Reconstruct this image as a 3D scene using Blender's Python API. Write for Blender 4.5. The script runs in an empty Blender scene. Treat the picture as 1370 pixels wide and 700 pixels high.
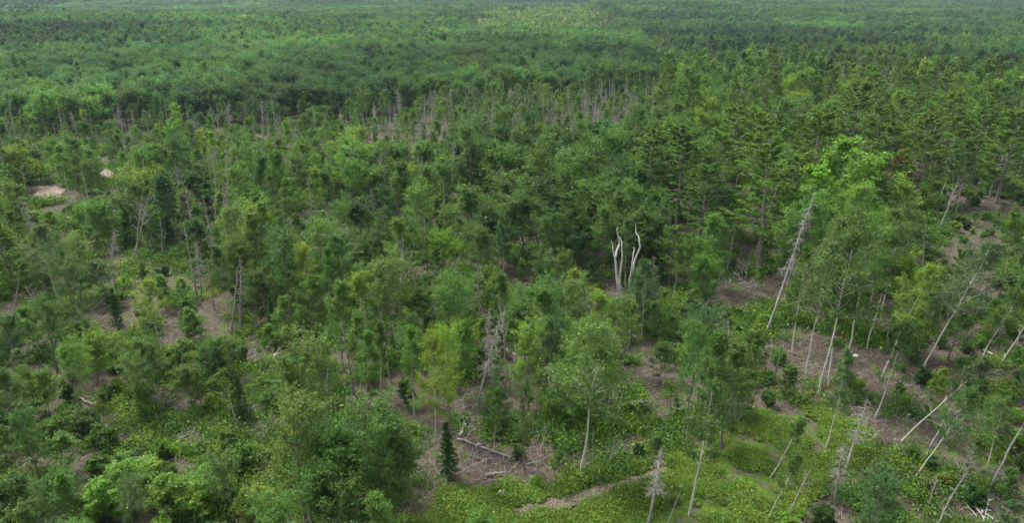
import bpy, math, random
import numpy as np
from mathutils import Vector

rng = np.random.default_rng(7)
S = bpy.context.scene
COL = S.collection

# ------------------------------------------------------------------ camera, sky, sun, exposure
CAM_H, PITCH, FPX = 40.0, math.radians(20.7), 978.3          # FPX: focal length in pixels of the 1370x700 photograph
cam = bpy.data.objects.new('camera', bpy.data.cameras.new('camera'))
COL.objects.link(cam)
cam.location = (0, 0, CAM_H)
cam.rotation_euler = (math.pi / 2 - PITCH, 0, 0)
cam.data.sensor_width = 36.0
cam.data.lens = FPX * 36.0 / 1370.0
cam.data.clip_start, cam.data.clip_end = 0.5, 12000
S.camera = cam

SUN_EL, SUN_AZ = math.radians(58), math.radians(-50)          # azimuth from +Y (view direction), negative = to the west
world = bpy.data.worlds.new("World"); S.world = world; world.use_nodes = True
wn = world.node_tree; wn.nodes.clear()
sky = wn.nodes.new('ShaderNodeTexSky'); sky.sky_type = 'NISHITA'; sky.sun_disc = False
sky.sun_elevation = SUN_EL; sky.sun_rotation = SUN_AZ; sky.dust_density = 3.0; sky.air_density = 0.7; sky.ozone_density = 1.0
bg = wn.nodes.new('ShaderNodeBackground'); bg.inputs['Strength'].default_value = 0.15
wo = wn.nodes.new('ShaderNodeOutputWorld')
cl = wn.nodes.new('ShaderNodeHueSaturation'); cl.inputs['Saturation'].default_value = 0.25      # overcast: the blue is veiled by cloud
wn.links.new(sky.outputs[0], cl.inputs['Color']); wn.links.new(cl.outputs[0], bg.inputs[0]); wn.links.new(bg.outputs[0], wo.inputs[0])
sl = bpy.data.lights.new('sun', 'SUN'); sl.energy = 1.5; sl.angle = math.radians(10.5); sl.color = (1.0, 0.95, 0.87)
so = bpy.data.objects.new('sun', sl); COL.objects.link(so)
sd = Vector((math.sin(SUN_AZ) * math.cos(SUN_EL), math.cos(SUN_AZ) * math.cos(SUN_EL), math.sin(SUN_EL)))
so.rotation_euler = (-sd).to_track_quat('-Z', 'Y').to_euler()
so.location = (0, 0, 200)
S.view_settings.view_transform = 'Standard'; S.view_settings.look = 'None'
S.view_settings.exposure = 1.62; S.view_settings.gamma = 1.0
S.render.engine = 'CYCLES'
S.cycles.max_bounces = 5; S.cycles.diffuse_bounces = 4; S.cycles.transmission_bounces = 3; S.cycles.volume_bounces = 1
S.cycles.use_denoising = True
HAZE = 0.00006

# ------------------------------------------------------------------ terrain and photograph geometry
def smooth(a, b, v):
    t = np.clip((v - a) / (b - a), 0, 1); return t * t * (3 - 2 * t)

def ground_z(x, y):
    x = np.asarray(x, float); y = np.asarray(y, float)
    d = np.hypot(x, y)
    z = 0.7 * np.sin(x / 41 + 1.1) * np.cos(y / 37) + 0.35 * np.sin(x / 17 + y / 23)
    z = z + 7.0 * smooth(230, 800, d) * np.sin(x / 230 + 0.6) * np.sin(y / 170 + 0.9)
    z = z + 46 * smooth(1750, 2500, d) * (0.7 + 0.3 * np.sin(x / 420 + 2.2))
    return z

def ray(px, py):
    u, v = (px - 685) / FPX, (350 - py) / FPX
    return np.array([u, math.cos(PITCH) + v * math.sin(PITCH), -math.sin(PITCH) + v * math.cos(PITCH)])

def at(px, py, h=0.0):
    """World ground point below which a point h above the ground appears at photo pixel (px, py)."""
    d = ray(px, py); z = 0.0
    for _ in range(12):
        t = (CAM_H - z - h) / -d[2]
        z = float(ground_z(d[0] * t, d[1] * t))
    return d[0] * t, d[1] * t, z

def proj(x, y, z):
    x = np.asarray(x, float); y = np.asarray(y, float); z = np.asarray(z, float) - CAM_H
    f = y * math.cos(PITCH) - z * math.sin(PITCH)
    u = y * math.sin(PITCH) + z * math.cos(PITCH)
    f = np.maximum(f, 0.1)
    return 685 + FPX * x / f, 350 - FPX * u / f, f

def height_for(base, top_py):
    """Height of something upright whose foot is at photo pixel base and whose top reaches row top_py."""
    x, y, z = at(*base)
    d = ray(base[0], top_py); return CAM_H + d[2] * (y / d[1]) - z

def inpoly(px, py, poly):
    n = len(poly); c = False; j = n - 1
    for i in range(n):
        xi, yi = poly[i]; xj, yj = poly[j]
        if (yi > py) != (yj > py) and px < (xj - xi) * (py - yi) / (yj - yi) + xi: c = not c
        j = i
    return c

def vnoise(x, y, seed=0):
    """Smooth value noise 0..1 (numpy)."""
    x = np.asarray(x, float); y = np.asarray(y, float)
    xi, yi = np.floor(x).astype(np.int64), np.floor(y).astype(np.int64)
    fx, fy = x - xi, y - yi
    fx, fy = fx * fx * (3 - 2 * fx), fy * fy * (3 - 2 * fy)
    def hsh(a, b):
        n = (a * 374761393 + b * 668265263 + seed * 974711) & 0x7fffffff
        n = ((n ^ (n >> 13)) * 1274126177) & 0x7fffffff
        return ((n ^ (n >> 16)) & 0xffff) / 65535.0
    return (hsh(xi, yi) * (1 - fx) + hsh(xi + 1, yi) * fx) * (1 - fy) + (hsh(xi, yi + 1) * (1 - fx) + hsh(xi + 1, yi + 1) * fx) * fy

def fbm(x, y, seed=0):
    return (vnoise(x, y, seed) + 0.5 * vnoise(x * 2.1, y * 2.1, seed + 1) + 0.25 * vnoise(x * 4.3, y * 4.3, seed + 2)) / 1.75

# areas of the ground, as photo-pixel outlines of what lies there
SWATH = [(520, 740), (575, 668), (660, 655), (750, 655), (860, 622), (960, 585), (1040, 556), (1110, 545), (1150, 560),
         (1150, 600), (1100, 650), (1030, 705), (1000, 760)]
TRACK_PX = [(690, 690), (720, 680), (770, 668), (820, 655), (865, 640), (890, 628)]
SANDS = [((66, 258), 20, 9), ((143, 235), 9, 8), ((1290, 205), 12, 3)]
MEADOW = [(640, 40), (655, 8), (775, 8), (800, 22), (790, 44)]

# ------------------------------------------------------------------ materials
def nt(m):
    m.use_nodes = True; t = m.node_tree; t.nodes.clear(); return t, t.nodes, t.links

def leaf_mat(name, source, trans=0.42):
    m = bpy.data.materials.new(name); t, N, L = nt(m)
    if source == 'object':
        c = N.new('ShaderNodeObjectInfo'); col = c.outputs['Color']
    else:
        c = N.new('ShaderNodeAttribute'); c.attribute_type = 'INSTANCER'; c.attribute_name = 'tone'; col = c.outputs['Color']
    r = N.new('ShaderNodeAttribute'); r.attribute_type = 'GEOMETRY'; r.attribute_name = 'leaf_random'
    mr = N.new('ShaderNodeMapRange'); mr.inputs['To Min'].default_value = 0.62; mr.inputs['To Max'].default_value = 1.5
    L.new(r.outputs['Fac'], mr.inputs['Value'])
    mh = N.new('ShaderNodeMapRange'); mh.inputs['To Min'].default_value = 0.510; mh.inputs['To Max'].default_value = 0.490
    L.new(r.outputs['Fac'], mh.inputs['Value'])
    hs = N.new('ShaderNodeHueSaturation')
    L.new(col, hs.inputs['Color']); L.new(mr.outputs[0], hs.inputs['Value']); L.new(mh.outputs[0], hs.inputs['Hue'])
    p = N.new('ShaderNodeBsdfPrincipled'); p.inputs['Roughness'].default_value = 0.5; p.inputs['Specular IOR Level'].default_value = 0.2
    L.new(hs.outputs[0], p.inputs['Base Color'])
    tr = N.new('ShaderNodeBsdfTranslucent')
    tc = N.new('ShaderNodeMix'); tc.data_type = 'RGBA'; tc.blend_type = 'MULTIPLY'; tc.inputs['Factor'].default_value = 1.0
    L.new(hs.outputs[0], tc.inputs['A']); tc.inputs['B'].default_value = (1.3, 1.3, 0.6, 1)
    L.new(tc.outputs['Result'], tr.inputs['Color'])
    mx = N.new('ShaderNodeMixShader'); mx.inputs[0].default_value = trans
    o = N.new('ShaderNodeOutputMaterial')
    L.new(p.outputs[0], mx.inputs[1]); L.new(tr.outputs[0], mx.inputs[2]); L.new(mx.outputs[0], o.inputs['Surface'])
    return m

def bark_mat(name, c1, c2, scale=(6, 6, 1.2), thresh=(0.35, 0.7), rough=0.9):
    m = bpy.data.materials.new(name); t, N, L = nt(m)
    tc = N.new('ShaderNodeTexCoord'); mp = N.new('ShaderNodeMapping'); mp.inputs['Scale'].default_value = scale
    no = N.new('ShaderNodeTexNoise'); no.inputs['Scale'].default_value = 2.0; no.inputs['Detail'].default_value = 5
    L.new(tc.outputs['Object'], mp.inputs[0]); L.new(mp.outputs[0], no.inputs['Vector'])
    cr = N.new('ShaderNodeValToRGB'); cr.color_ramp.elements[0].position = thresh[0]; cr.color_ramp.elements[1].position = thresh[1]
    cr.color_ramp.elements[0].color = (*c1, 1); cr.color_ramp.elements[1].color = (*c2, 1)
    L.new(no.outputs[0], cr.inputs[0])
    p = N.new('ShaderNodeBsdfPrincipled'); p.inputs['Roughness'].default_value = rough; p.inputs['Specular IOR Level'].default_value = 0.2
    bp = N.new('ShaderNodeBump'); bp.inputs['Strength'].default_value = 0.5; bp.inputs['Distance'].default_value = 0.03
    L.new(no.outputs[0], bp.inputs['Height']); L.new(bp.outputs[0], p.inputs['Normal'])
    L.new(cr.outputs[0], p.inputs['Base Color'])
    o = N.new('ShaderNodeOutputMaterial'); L.new(p.outputs[0], o.inputs['Surface'])
    return m

LEAF_O = leaf_mat('leaves', 'object'); LEAF_I = leaf_mat('leaves_of_stand', 'instancer')
BARK = bark_mat('grey_brown_bark', (0.075, 0.066, 0.056), (0.23, 0.21, 0.18))
BIRCH = bark_mat('pale_birch_bark', (0.14, 0.125, 0.105), (0.45, 0.425, 0.375), (3, 3, 6), (0.28, 0.48))
PINEB = bark_mat('pine_bark', (0.085, 0.075, 0.066), (0.25, 0.225, 0.20))
DEADW = bark_mat('grey_dead_wood', (0.15, 0.137, 0.122), (0.42, 0.395, 0.36))
BLEACH = bark_mat('bleached_wood', (0.16, 0.145, 0.13), (0.58, 0.555, 0.52), (9, 9, 1.2), (0.34, 0.52))
REDW = bark_mat('red_brown_wood', (0.09, 0.045, 0.025), (0.22, 0.11, 0.06))
ROCK = bark_mat('rock', (0.22, 0.21, 0.20), (0.55, 0.53, 0.50), (2, 2, 2), (0.3, 0.6))

def ground_mat():
    m = bpy.data.materials.new('forest_floor'); t, N, L = nt(m)
    g = N.new('ShaderNodeNewGeometry')
    def noise(sc, det=6, ro=0.6):
        n = N.new('ShaderNodeTexNoise'); n.inputs['Scale'].default_value = sc; n.inputs['Detail'].default_value = det; n.inputs['Roughness'].default_value = ro
        L.new(g.outputs['Position'], n.inputs['Vector']); return n.outputs[0]
    def ramp(f, stops):
        r = N.new('ShaderNodeValToRGB'); el = r.color_ramp.elements
        while len(el) < len(stops): el.new(0.5)
        for e, (p, c) in zip(el, stops): e.position = p; e.color = (*c, 1)
        L.new(f, r.inputs[0]); return r.outputs[0]
    def mix(f, a, b):
        x = N.new('ShaderNodeMix'); x.data_type = 'RGBA'; L.new(f, x.inputs['Factor']); L.new(a, x.inputs['A']); L.new(b, x.inputs['B']); return x.outputs['Result']
    def attr(nm):
        a = N.new('ShaderNodeAttribute'); a.attribute_name = nm; return a.outputs['Fac']
    litter = ramp(noise(2.3, 12, 0.85), [(0.30, (0.020, 0.015, 0.012)), (0.46, (0.062, 0.049, 0.039)), (0.58, (0.120, 0.099, 0.080)), (0.74, (0.25, 0.22, 0.185))])
    moss = ramp(noise(2.6, 7, 0.7), [(0.3, (0.028, 0.045, 0.010)), (0.55, (0.062, 0.112, 0.016)), (0.75, (0.09, 0.135, 0.026))])
    sand = ramp(noise(1.2, 6), [(0.3, (0.34, 0.26, 0.20)), (0.7, (0.52, 0.42, 0.34))])
    mf = N.new('ShaderNodeMath'); mf.operation = 'ADD'
    L.new(attr('moss'), mf.inputs[0]); 
    sc = N.new('ShaderNodeMapRange'); sc.inputs['From Min'].default_value = 0.35; sc.inputs['From Max'].default_value = 0.65
    sc.inputs['To Min'].default_value = -0.45; sc.inputs['To Max'].default_value = 0.45; L.new(noise(0.55, 5), sc.inputs['Value'])
    L.new(sc.outputs[0], mf.inputs[1])
    st = N.new('ShaderNodeMapRange'); st.inputs['From Min'].default_value = 0.35; st.inputs['From Max'].default_value = 0.7; L.new(mf.outputs[0], st.inputs['Value'])
    c = mix(st.outputs[0], litter, moss)
    c = mix(attr('sand'), c, sand)
    p = N.new('ShaderNodeBsdfPrincipled'); p.inputs['Roughness'].default_value = 0.95; p.inputs['Specular IOR Level'].default_value = 0.1
    L.new(c, p.inputs['Base Color'])
    bp = N.new('ShaderNodeBump'); bp.inputs['Strength'].default_value = 0.7; bp.inputs['Distance'].default_value = 0.15
    L.new(noise(3.5, 8, 0.7), bp.inputs['Height']); L.new(bp.outputs[0], p.inputs['Normal'])
    o = N.new('ShaderNodeOutputMaterial'); L.new(p.outputs[0], o.inputs['Surface'])
    return m
GROUND = ground_mat()
CHIPS = bark_mat('wood_chips', (0.05, 0.038, 0.03), (0.22, 0.18, 0.15), (4, 4, 4), (0.38, 0.68))
SAND = bark_mat('pale_sand', (0.14, 0.105, 0.082), (0.27, 0.215, 0.175), (.8, .8, .8), (0.3, 0.7))

# ------------------------------------------------------------------ mesh building blocks
def to_mesh(name, verts, quads, mats, midx=None, rnd=None, smooth_wood=True):
    me = bpy.data.meshes.new(name)
    verts = np.ascontiguousarray(verts, np.float32); quads = np.ascontiguousarray(quads, np.int32)
    nf = len(quads)
    me.vertices.add(len(verts)); me.vertices.foreach_set('co', verts.ravel())
    me.loops.add(nf * 4); me.loops.foreach_set('vertex_index', quads.ravel())
    me.polygons.add(nf); me.polygons.foreach_set('loop_start', np.arange(nf, dtype=np.int32) * 4)
    if midx is not None: me.polygons.foreach_set('material_index', np.asarray(midx, np.int32))
    for m in mats: me.materials.append(m)
    if rnd is not None:
        a = me.attributes.new('leaf_random', 'FLOAT', 'FACE'); a.data.foreach_set('value', np.asarray(rnd, np.float32))
    elif smooth_wood:
        me.polygons.foreach_set('use_smooth', np.ones(nf, bool))
    me.update(calc_edges=True); me.validate()
    return me

def tubes(P, R, k=5):
    """P (M,n,3) paths, R (M,n) radii -> verts, quads of M separate tubes with k sides."""
    P = np.asarray(P, float); R = np.asarray(R, float)
    M, n, _ = P.shape
    T = np.gradient(P, axis=1); T /= np.linalg.norm(T, axis=2, keepdims=True) + 1e-9
    ref = np.where(np.abs(T[:, :1, 2:3]) > 0.9, np.array([1.0, 0, 0]), np.array([0, 0, 1.0])) * np.ones((1, n, 1))
    A = np.cross(T, ref); A /= np.linalg.norm(A, axis=2, keepdims=True) + 1e-9
    B = np.cross(T, A)
    th = np.arange(k) * 2 * np.pi / k
    V = P[:, :, None, :] + R[:, :, None, None] * (A[:, :, None, :] * np.cos(th)[None, None, :, None] + B[:, :, None, :] * np.sin(th)[None, None, :, None])
    i = np.arange(n - 1)[:, None]; j = np.arange(k)[None, :]; jn = (j + 1) % k
    q = np.stack(np.broadcast_arrays(i * k + j, i * k + jn, (i + 1) * k + jn, (i + 1) * k + j), -1).reshape(-1, 4)
    Q = (q[None] + (np.arange(M) * n * k)[:, None, None]).reshape(-1, 4)
    return V.reshape(-1, 3), Q

def unit(v): return v / (np.linalg.norm(v, axis=-1, keepdims=True) + 1e-9)

def leaves(r, C, length, width, up=0.8, out=None, along=None):
    """Leaf blades (folded diamonds) at the points C."""
    n = len(C)
    nrm = r.normal(size=(n, 3)) * 0.75 + np.array([0, 0, up])
    if out is not None: nrm = nrm + out * 0.35
    nrm = unit(nrm)
    t = r.normal(size=(n, 3)) if along is None else along + r.normal(size=(n, 3)) * 0.45
    t = unit(t - nrm * (t * nrm).sum(1, keepdims=True)); b = np.cross(nrm, t)
    s = np.exp(r.normal(size=(n, 1)) * 0.28)
    l, w = length * s * 0.5, width * s * 0.5
    V = np.stack([C - t * l, C + b * w + t * l * 0.1 - nrm * w * 0.35, C + t * l - nrm * l * 0.2, C - b * w + t * l * 0.1 - nrm * w * 0.35], 1).reshape(-1, 3)
    Q = np.arange(n * 4).reshape(n, 4)
    return V, Q, np.clip(r.normal(0.45, 0.22, n), 0, 1)

class Tree:
    """Wood (verts, quads) and leaves (verts, quads, random) of one reference tree."""
    def __init__(s): s.wv, s.wq, s.lv, s.lq, s.lr = [], [], [], [], []; s.nw = s.nl = 0
    def wood(s, V, Q): s.wv.append(V); s.wq.append(Q + s.nw); s.nw += len(V)
    def leaf(s, V, Q, r): s.lv.append(V); s.lq.append(Q + s.nl); s.lr.append(r); s.nl += len(V)
    def wood_mesh(s, name, m): return to_mesh(name, np.concatenate(s.wv), np.concatenate(s.wq), [m])
    def leaf_mesh(s, name, m): return to_mesh(name, np.concatenate(s.lv), np.concatenate(s.lq), [m], rnd=np.concatenate(s.lr))
    def joint_mesh(s, name, wm, lm):
        if not s.lv: return s.wood_mesh(name, wm)
        wv, wq = np.concatenate(s.wv), np.concatenate(s.wq); lv, lq, lr = np.concatenate(s.lv), np.concatenate(s.lq), np.concatenate(s.lr)
        return to_mesh(name, np.concatenate([wv, lv]), np.concatenate([wq, lq + len(wv)]), [wm, lm],
                       np.concatenate([np.zeros(len(wq)), np.ones(len(lq))]), np.concatenate([np.zeros(len(wq)), lr]))

def trunk_path(r, h, wob, n=10, top=0.96):
    z = np.linspace(0, h * top, n)
    w = np.cumsum(r.normal(size=(n, 2)) * wob * h / n, axis=0); w[0] = 0
    return np.column_stack([w, z])

def grow(T, r, h, R, cb, nl, ntw, q, ll, lw, e0, e1, prof, r0, wob=0.10, spread=0.3, trunk=None, sides=(7, 4), twigwood=True, s0=0.4, up=0.8, top=0.985):
    """Broadleaf structure: trunk, limbs from fraction cb up, twigs on the outer limb, leaves in sprays about the twigs."""
    P = trunk_path(r, h, wob) if trunk is None else trunk
    tt = np.linspace(0, 1, len(P))
    RR = r0 * (1 - 0.86 * tt) * (1 + 0.35 * np.exp(-tt * 14))
    T.wood(*tubes(P[None], RR[None], sides[0]))
    u = np.sort(r.random(nl)) ** 0.85
    t = cb + (top - cb) * u
    base = np.stack([np.interp(t, tt, P[:, i]) for i in range(3)], 1)
    az = np.arange(nl) * 2.39996 + r.normal(size=nl) * 0.5
    L = R * prof(u) * r.uniform(0.7, 1.2, nl)
    el = e0 + (e1 - e0) * u + r.normal(size=nl) * 0.16
    D = np.stack([np.cos(az) * np.cos(el), np.sin(az) * np.cos(el), np.sin(el)], 1)
    s = np.linspace(0, 1, 6)
    LP = base[:, None] + D[:, None] * (L[:, None, None] * s[None, :, None]) + np.array([0, 0, 1.0]) * (r.normal(0.12, 0.12, nl)[:, None, None] * L[:, None, None] * (s ** 2)[None, :, None])
    LP = LP + r.normal(size=(nl, 6, 3)) * (0.035 * L)[:, None, None] * s[None, :, None]
    lr = np.interp(t, tt, RR) * 0.5
    T.wood(*tubes(LP, np.maximum(lr[:, None] * (1 - 0.85 * s)[None], 0.008), sides[1]))
    # twigs
    m = nl * ntw
    li = np.repeat(np.arange(nl), ntw); st = s0 + (1 - s0) * r.random(m) ** 0.8
    k = np.minimum((st * 5).astype(int), 4); f = st * 5 - k
    tb = LP[li, k] * (1 - f)[:, None] + LP[li, k + 1] * f[:, None]
    td = unit(D[li] * 0.55 + r.normal(size=(m, 3)) * np.array([0.75, 0.75, 0.4]) + np.array([0, 0, 0.12]))
    tl = (0.22 * L[li] + 0.09 * R) * r.uniform(0.6, 1.4, m)
    s3 = np.array([0, 0.5, 1.0])
    TP = tb[:, None] + td[:, None] * (tl[:, None, None] * s3[None, :, None]); TP[:, 2, 2] -= tl * 0.08
    if twigwood: T.wood(*tubes(TP, np.array([0.014, 0.010, 0.005])[None] * np.ones((m, 1)), 3))
    ti = np.repeat(np.arange(m), q); n = m * q
    sp = r.uniform(0.05, 1.15, n)
    sg = spread * (0.35 + 0.65 * tl[ti] / tl.mean())
    C = tb[ti] + td[ti] * (tl[ti] * sp)[:, None] + r.normal(size=(n, 3)) * sg[:, None] * np.array([0.8, 0.8, 0.5])
    keep = r.random(n) < (0.55 + 0.45 * r.random(m))[ti]
    C, ti = C[keep], ti[keep]
    T.leaf(*leaves(r, C, ll, lw, up=up, out=td[ti]))
    return P

dome = lambda u: 0.72 + 0.33 * np.sin(np.pi * np.clip(0.1 + 0.85 * u, 0, 1))
egg = lambda u: 0.30 + 0.75 * np.sin(np.pi * np.clip(0.30 + 0.66 * u, 0, 1)) ** 0.9
cone = lambda u: 1.05 - 0.85 * u
vase = lambda u: 0.55 + 0.5 * u - 0.45 * np.clip(u - 0.8, 0, 1) / 0.2
fan = lambda u: 0.75 + 0.35 * np.sin(np.pi * u)

def pine(r, h, R, cb, lod=0):
    T = Tree(); P = trunk_path(r, h, 0.025, 12, 0.985); tt = np.linspace(0, 1, 12)
    RR = 0.016 * h * (1 - 0.92 * tt) + 0.01
    T.wood(*tubes(P[None], RR[None], 7))
    hs, z = [], cb * h
    while z < h * 0.975: hs.append(z); z += r.uniform(0.5, 0.8) * (1.0 if z < h * 0.8 else 0.7)
    B, D, L = [], [], []
    for z in hs:
        u = (z / h - cb) / (1 - cb); nb = r.integers(3, 6); a0 = r.random() * 6.28
        for b in range(nb):
            if r.random() < .22: continue
            a = a0 + b * 6.283 / nb + r.normal() * 0.25
            l = R * (1.0 - 0.72 * u ** 1.8) * r.uniform(0.35, 1.15) * (0.65 + 0.35 * min(1, u / 0.15))
            e = r.normal(0.10 + 0.55 * u ** 2, 0.20)
            B.append([np.interp(z / h, tt, P[:, 0]), np.interp(z / h, tt, P[:, 1]), z]); D.append([math.cos(a) * math.cos(e), math.sin(a) * math.cos(e), math.sin(e)]); L.append(l)
    B, D, L = np.array(B), np.array(D), np.array(L); M = len(B)
    s = np.linspace(0, 1, 5)
    LP = B[:, None] + D[:, None] * (L[:, None, None] * s[None, :, None]); LP[:, :, 2] += (0.16 * L)[:, None] * (s ** 2.5)[None] - (0.05 * L)[:, None] * np.sin(s * np.pi)[None]
    T.wood(*tubes(LP, (0.012 * L + 0.008)[:, None] * (1 - 0.8 * s)[None], 4))
    nt_ = (10, 8, 4)[lod]; q = (22, 18, 6)[lod]; ln, wd = ((0.34, 0.085), (0.44, 0.14), (0.85, 0.36))[lod]
    m = M * nt_; li = np.repeat(np.arange(M), nt_); st = 0.28 + 0.72 * r.random(m) ** 0.8
    k = np.minimum((st * 4).astype(int), 3); f = st * 4 - k
    tb = LP[li, k] * (1 - f)[:, None] + LP[li, k + 1] * f[:, None]
    sgn = np.where(r.random(m) < 0.5, 1, -1)
    side = np.stack([-D[:, 1], D[:, 0], 0 * D[:, 0]], 1)[li] * sgn[:, None]
    td = unit(D[li] * 0.8 + side * r.uniform(0.2, 1.0, m)[:, None] + np.array([0, 0, 0.12]) + r.normal(size=(m, 3)) * 0.12)
    tl = (0.30 * L[li] + 0.15) * r.uniform(0.6, 1.2, m) * (1.15 - 0.5 * st)
    ti = np.repeat(np.arange(m), q)
    C = tb[ti] + td[ti] * (tl[ti] * r.uniform(0.0, 1.1, m * q))[:, None] + r.normal(size=(m * q, 3)) * np.array([0.10, 0.10, 0.055])
    T.leaf(*leaves(r, C, ln, wd, up=0.5, along=td[ti] + np.array([0, 0, 0.25])))
    # bare dead stubs on the lower trunk
    nb = 16 if lod == 0 else 6
    z = r.uniform(0.15, cb + 0.06, nb); a = r.random(nb) * 6.28; l = r.uniform(0.5, 1.6, nb) * R / 3.5
    b0 = np.stack([np.interp(z, tt, P[:, 0]), np.interp(z, tt, P[:, 1]), z * h], 1)
    d = np.stack([np.cos(a), np.sin(a), r.normal(-0.1, 0.2, nb)], 1)
    s = np.linspace(0, 1, 4)
    T.wood(*tubes(b0[:, None] + d[:, None] * (l[:, None, None] * s[None, :, None]) , 0.024 * (1 - 0.75 * s)[None] * np.ones((nb, 1)), 3))
    return T

def spruce(r, h, R, lod=0):
    T = Tree(); P = trunk_path(r, h, 0.015, 8, 0.99); tt = np.linspace(0, 1, 8)
    T.wood(*tubes(P[None], (0.018 * h * (1 - 0.93 * tt))[None], 6))
    M = int(30 * h / 4 * (1, 0.6, 0.4)[lod]) + 30
    u = np.sort(r.random(M)) ** 0.9; z = h * (0.04 + 0.95 * u); a = np.arange(M) * 2.4 + r.normal(size=M) * 0.3
    L = R * (1.05 - 0.95 * u) * r.uniform(0.7, 1.1, M)
    D = np.stack([np.cos(a), np.sin(a), r.normal(-0.12, 0.1, M) + 0.4 * u], 1)
    B = np.stack([np.interp(z / h, tt, P[:, 0]), np.interp(z / h, tt, P[:, 1]), z], 1)
    s = np.linspace(0, 1, 4)
    LP = B[:, None] + D[:, None] * (L[:, None, None] * s[None, :, None])
    T.wood(*tubes(LP, 0.018 * (1 - 0.8 * s)[None] * np.ones((M, 1)), 3))
    q = (46, 18, 8)[lod]; ln, wd = ((0.26, 0.09), (0.42, 0.17), (0.7, 0.36))[lod]
    ti = np.repeat(np.arange(M), q); f = r.random(M * q) ** 0.7
    side = np.stack([-D[:, 1], D[:, 0], 0 * u], 1)
    C = B[ti] + D[ti] * (L[ti] * f)[:, None] + side[ti] * (r.normal(size=M * q) * 0.24 * L[ti] * (1.1 - f))[:, None] + r.normal(size=(M * q, 3)) * 0.06
    T.leaf(*leaves(r, C, ln, wd, up=0.8, along=D[ti]))
    return T

def snag(r, h, kind, r0=None):
    """Dead tree: 'comb' many short level twigs, 'stub' broken stubs, 'spread' bare crown, 'twiggy' feathery grey twigs near the top."""
    T = Tree(); P = trunk_path(r, h, 0.05, 10, 1.0); tt = np.linspace(0, 1, 10)
    r0 = r0 or 0.013 * h + 0.03
    T.wood(*tubes(P[None], (r0 * (1 - 0.82 * tt))[None], 7))
    nb, t0, t1, l, e, tw = {'comb': (30, 0.25, 0.97, 0.13, 0.05, 2), 'stub': (12, 0.3, 0.95, 0.07, 0.35, 1), 'spread': (12, 0.42, 0.95, 0.30, 0.9, 5), 'twiggy': (80, 0.40, 0.98, 0.11, -0.15, 9)}[kind]
    t = np.sort(r.uniform(t0, t1, nb)); a = np.arange(nb) * 2.4 + r.normal(size=nb) * 0.6
    L = l * h * r.uniform(0.35, 1.15, nb) * (1.15 - 0.6 * (t - t0) / (t1 - t0)); el = e + r.normal(size=nb) * 0.22
    D = np.stack([np.cos(a) * np.cos(el), np.sin(a) * np.cos(el), np.sin(el)], 1)
    B = np.stack([np.interp(t, tt, P[:, i]) for i in range(3)], 1); s = np.linspace(0, 1, 5)
    LP = B[:, None] + D[:, None] * (L[:, None, None] * s[None, :, None]) + r.normal(size=(nb, 5, 3)) * (0.05 * L)[:, None, None] * s[None, :, None]
    LP[:, :, 2] += (0.15 * L)[:, None] * (s ** 2)[None] * (1 if e > 0 else -1)
    br = np.minimum(r0 * 0.42 * (1 - 0.6 * t), {'spread': 0.2, 'twiggy': 0.022}.get(kind, 0.035))
    T.wood(*tubes(LP, np.maximum(br[:, None] * (1 - 0.75 * s)[None], 0.009), 4))
    m = nb * tw; li = np.repeat(np.arange(nb), tw); st = r.uniform(0.3, 1, m); k = np.minimum((st * 4).astype(int), 3); f = st * 4 - k
    tb = LP[li, k] * (1 - f)[:, None] + LP[li, k + 1] * f[:, None]
    td = unit(D[li] * 0.8 + r.normal(size=(m, 3)) * 0.6); tl = L[li] * r.uniform(0.2, 0.5, m); s3 = np.array([0, 0.5, 1.0])
    T.wood(*tubes(tb[:, None] + td[:, None] * (tl[:, None, None] * s3[None, :, None]) + r.normal(size=(m, 3, 3)) * (0.05 * tl)[:, None, None] * s3[None, :, None], np.array([0.012, 0.009, 0.006])[None] * np.ones((m, 1)), 3))
    return T

# ------------------------------------------------------------------ reference trees: three levels of leaf size for near, middle and far
def broadleaf(r, form, lod):
    T = Tree(); h = 12.0
    R, cb, prof, e0, e1, nl = {'round': (3.9, 0.26, dome, 0.10, 1.42, 36), 'spreading': (4.6, 0.32, dome, 0.05, 1.38, 36), 'upright': (2.9, 0.22, egg, 0.45, 1.30, 34), 'open': (3.7, 0.30, vase, 0.40, 1.25, 24)}[form]
    ntw, q, ll, lw, sp = ((12, 60, 0.165, 0.11, 0.20), (10, 34, 0.26, 0.175, 0.23), (8, 10, 0.60, 0.43, 0.33))[lod]
    if form in ('open', 'upright') and lod < 2: q = int(q * 0.62)
    grow(T, r, h, R, cb, nl if lod < 2 else 22, ntw, q, ll, lw, e0, e1, prof, 0.15, wob=0.13, spread=sp, twigwood=lod == 0, sides=((7, 5), (6, 4), (4, 3))[lod], top=0.70 if form in ('round', 'spreading') else 0.985, trunk=trunk_path(r, h, 0.13, 10, 0.74) if form in ('round', 'spreading') else None)
    return T

def birch(r, form, lod):
    T = Tree(); h = 14.0
    R, cb, e0, e1, nl = {'slim': (2.0, 0.30, 0.55, 1.3, 32), 'crowned': (2.9, 0.48, 0.45, 1.25, 30), 'sparse': (2.2, 0.30, 0.5, 1.2, 24)}[form]
    ntw, q, ll, lw, sp = ((13, 34, 0.15, 0.105, 0.23), (9, 15, 0.27, 0.185, 0.28), (6, 8, 0.55, 0.4, 0.34))[lod]
    grow(T, r, h, R, cb, nl, ntw, q, ll, lw, e0, e1, egg, 0.092, wob=0.05, spread=sp, twigwood=lod == 0, sides=((7, 4), (6, 4), (4, 3))[lod], up=0.5)
    return T

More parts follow.
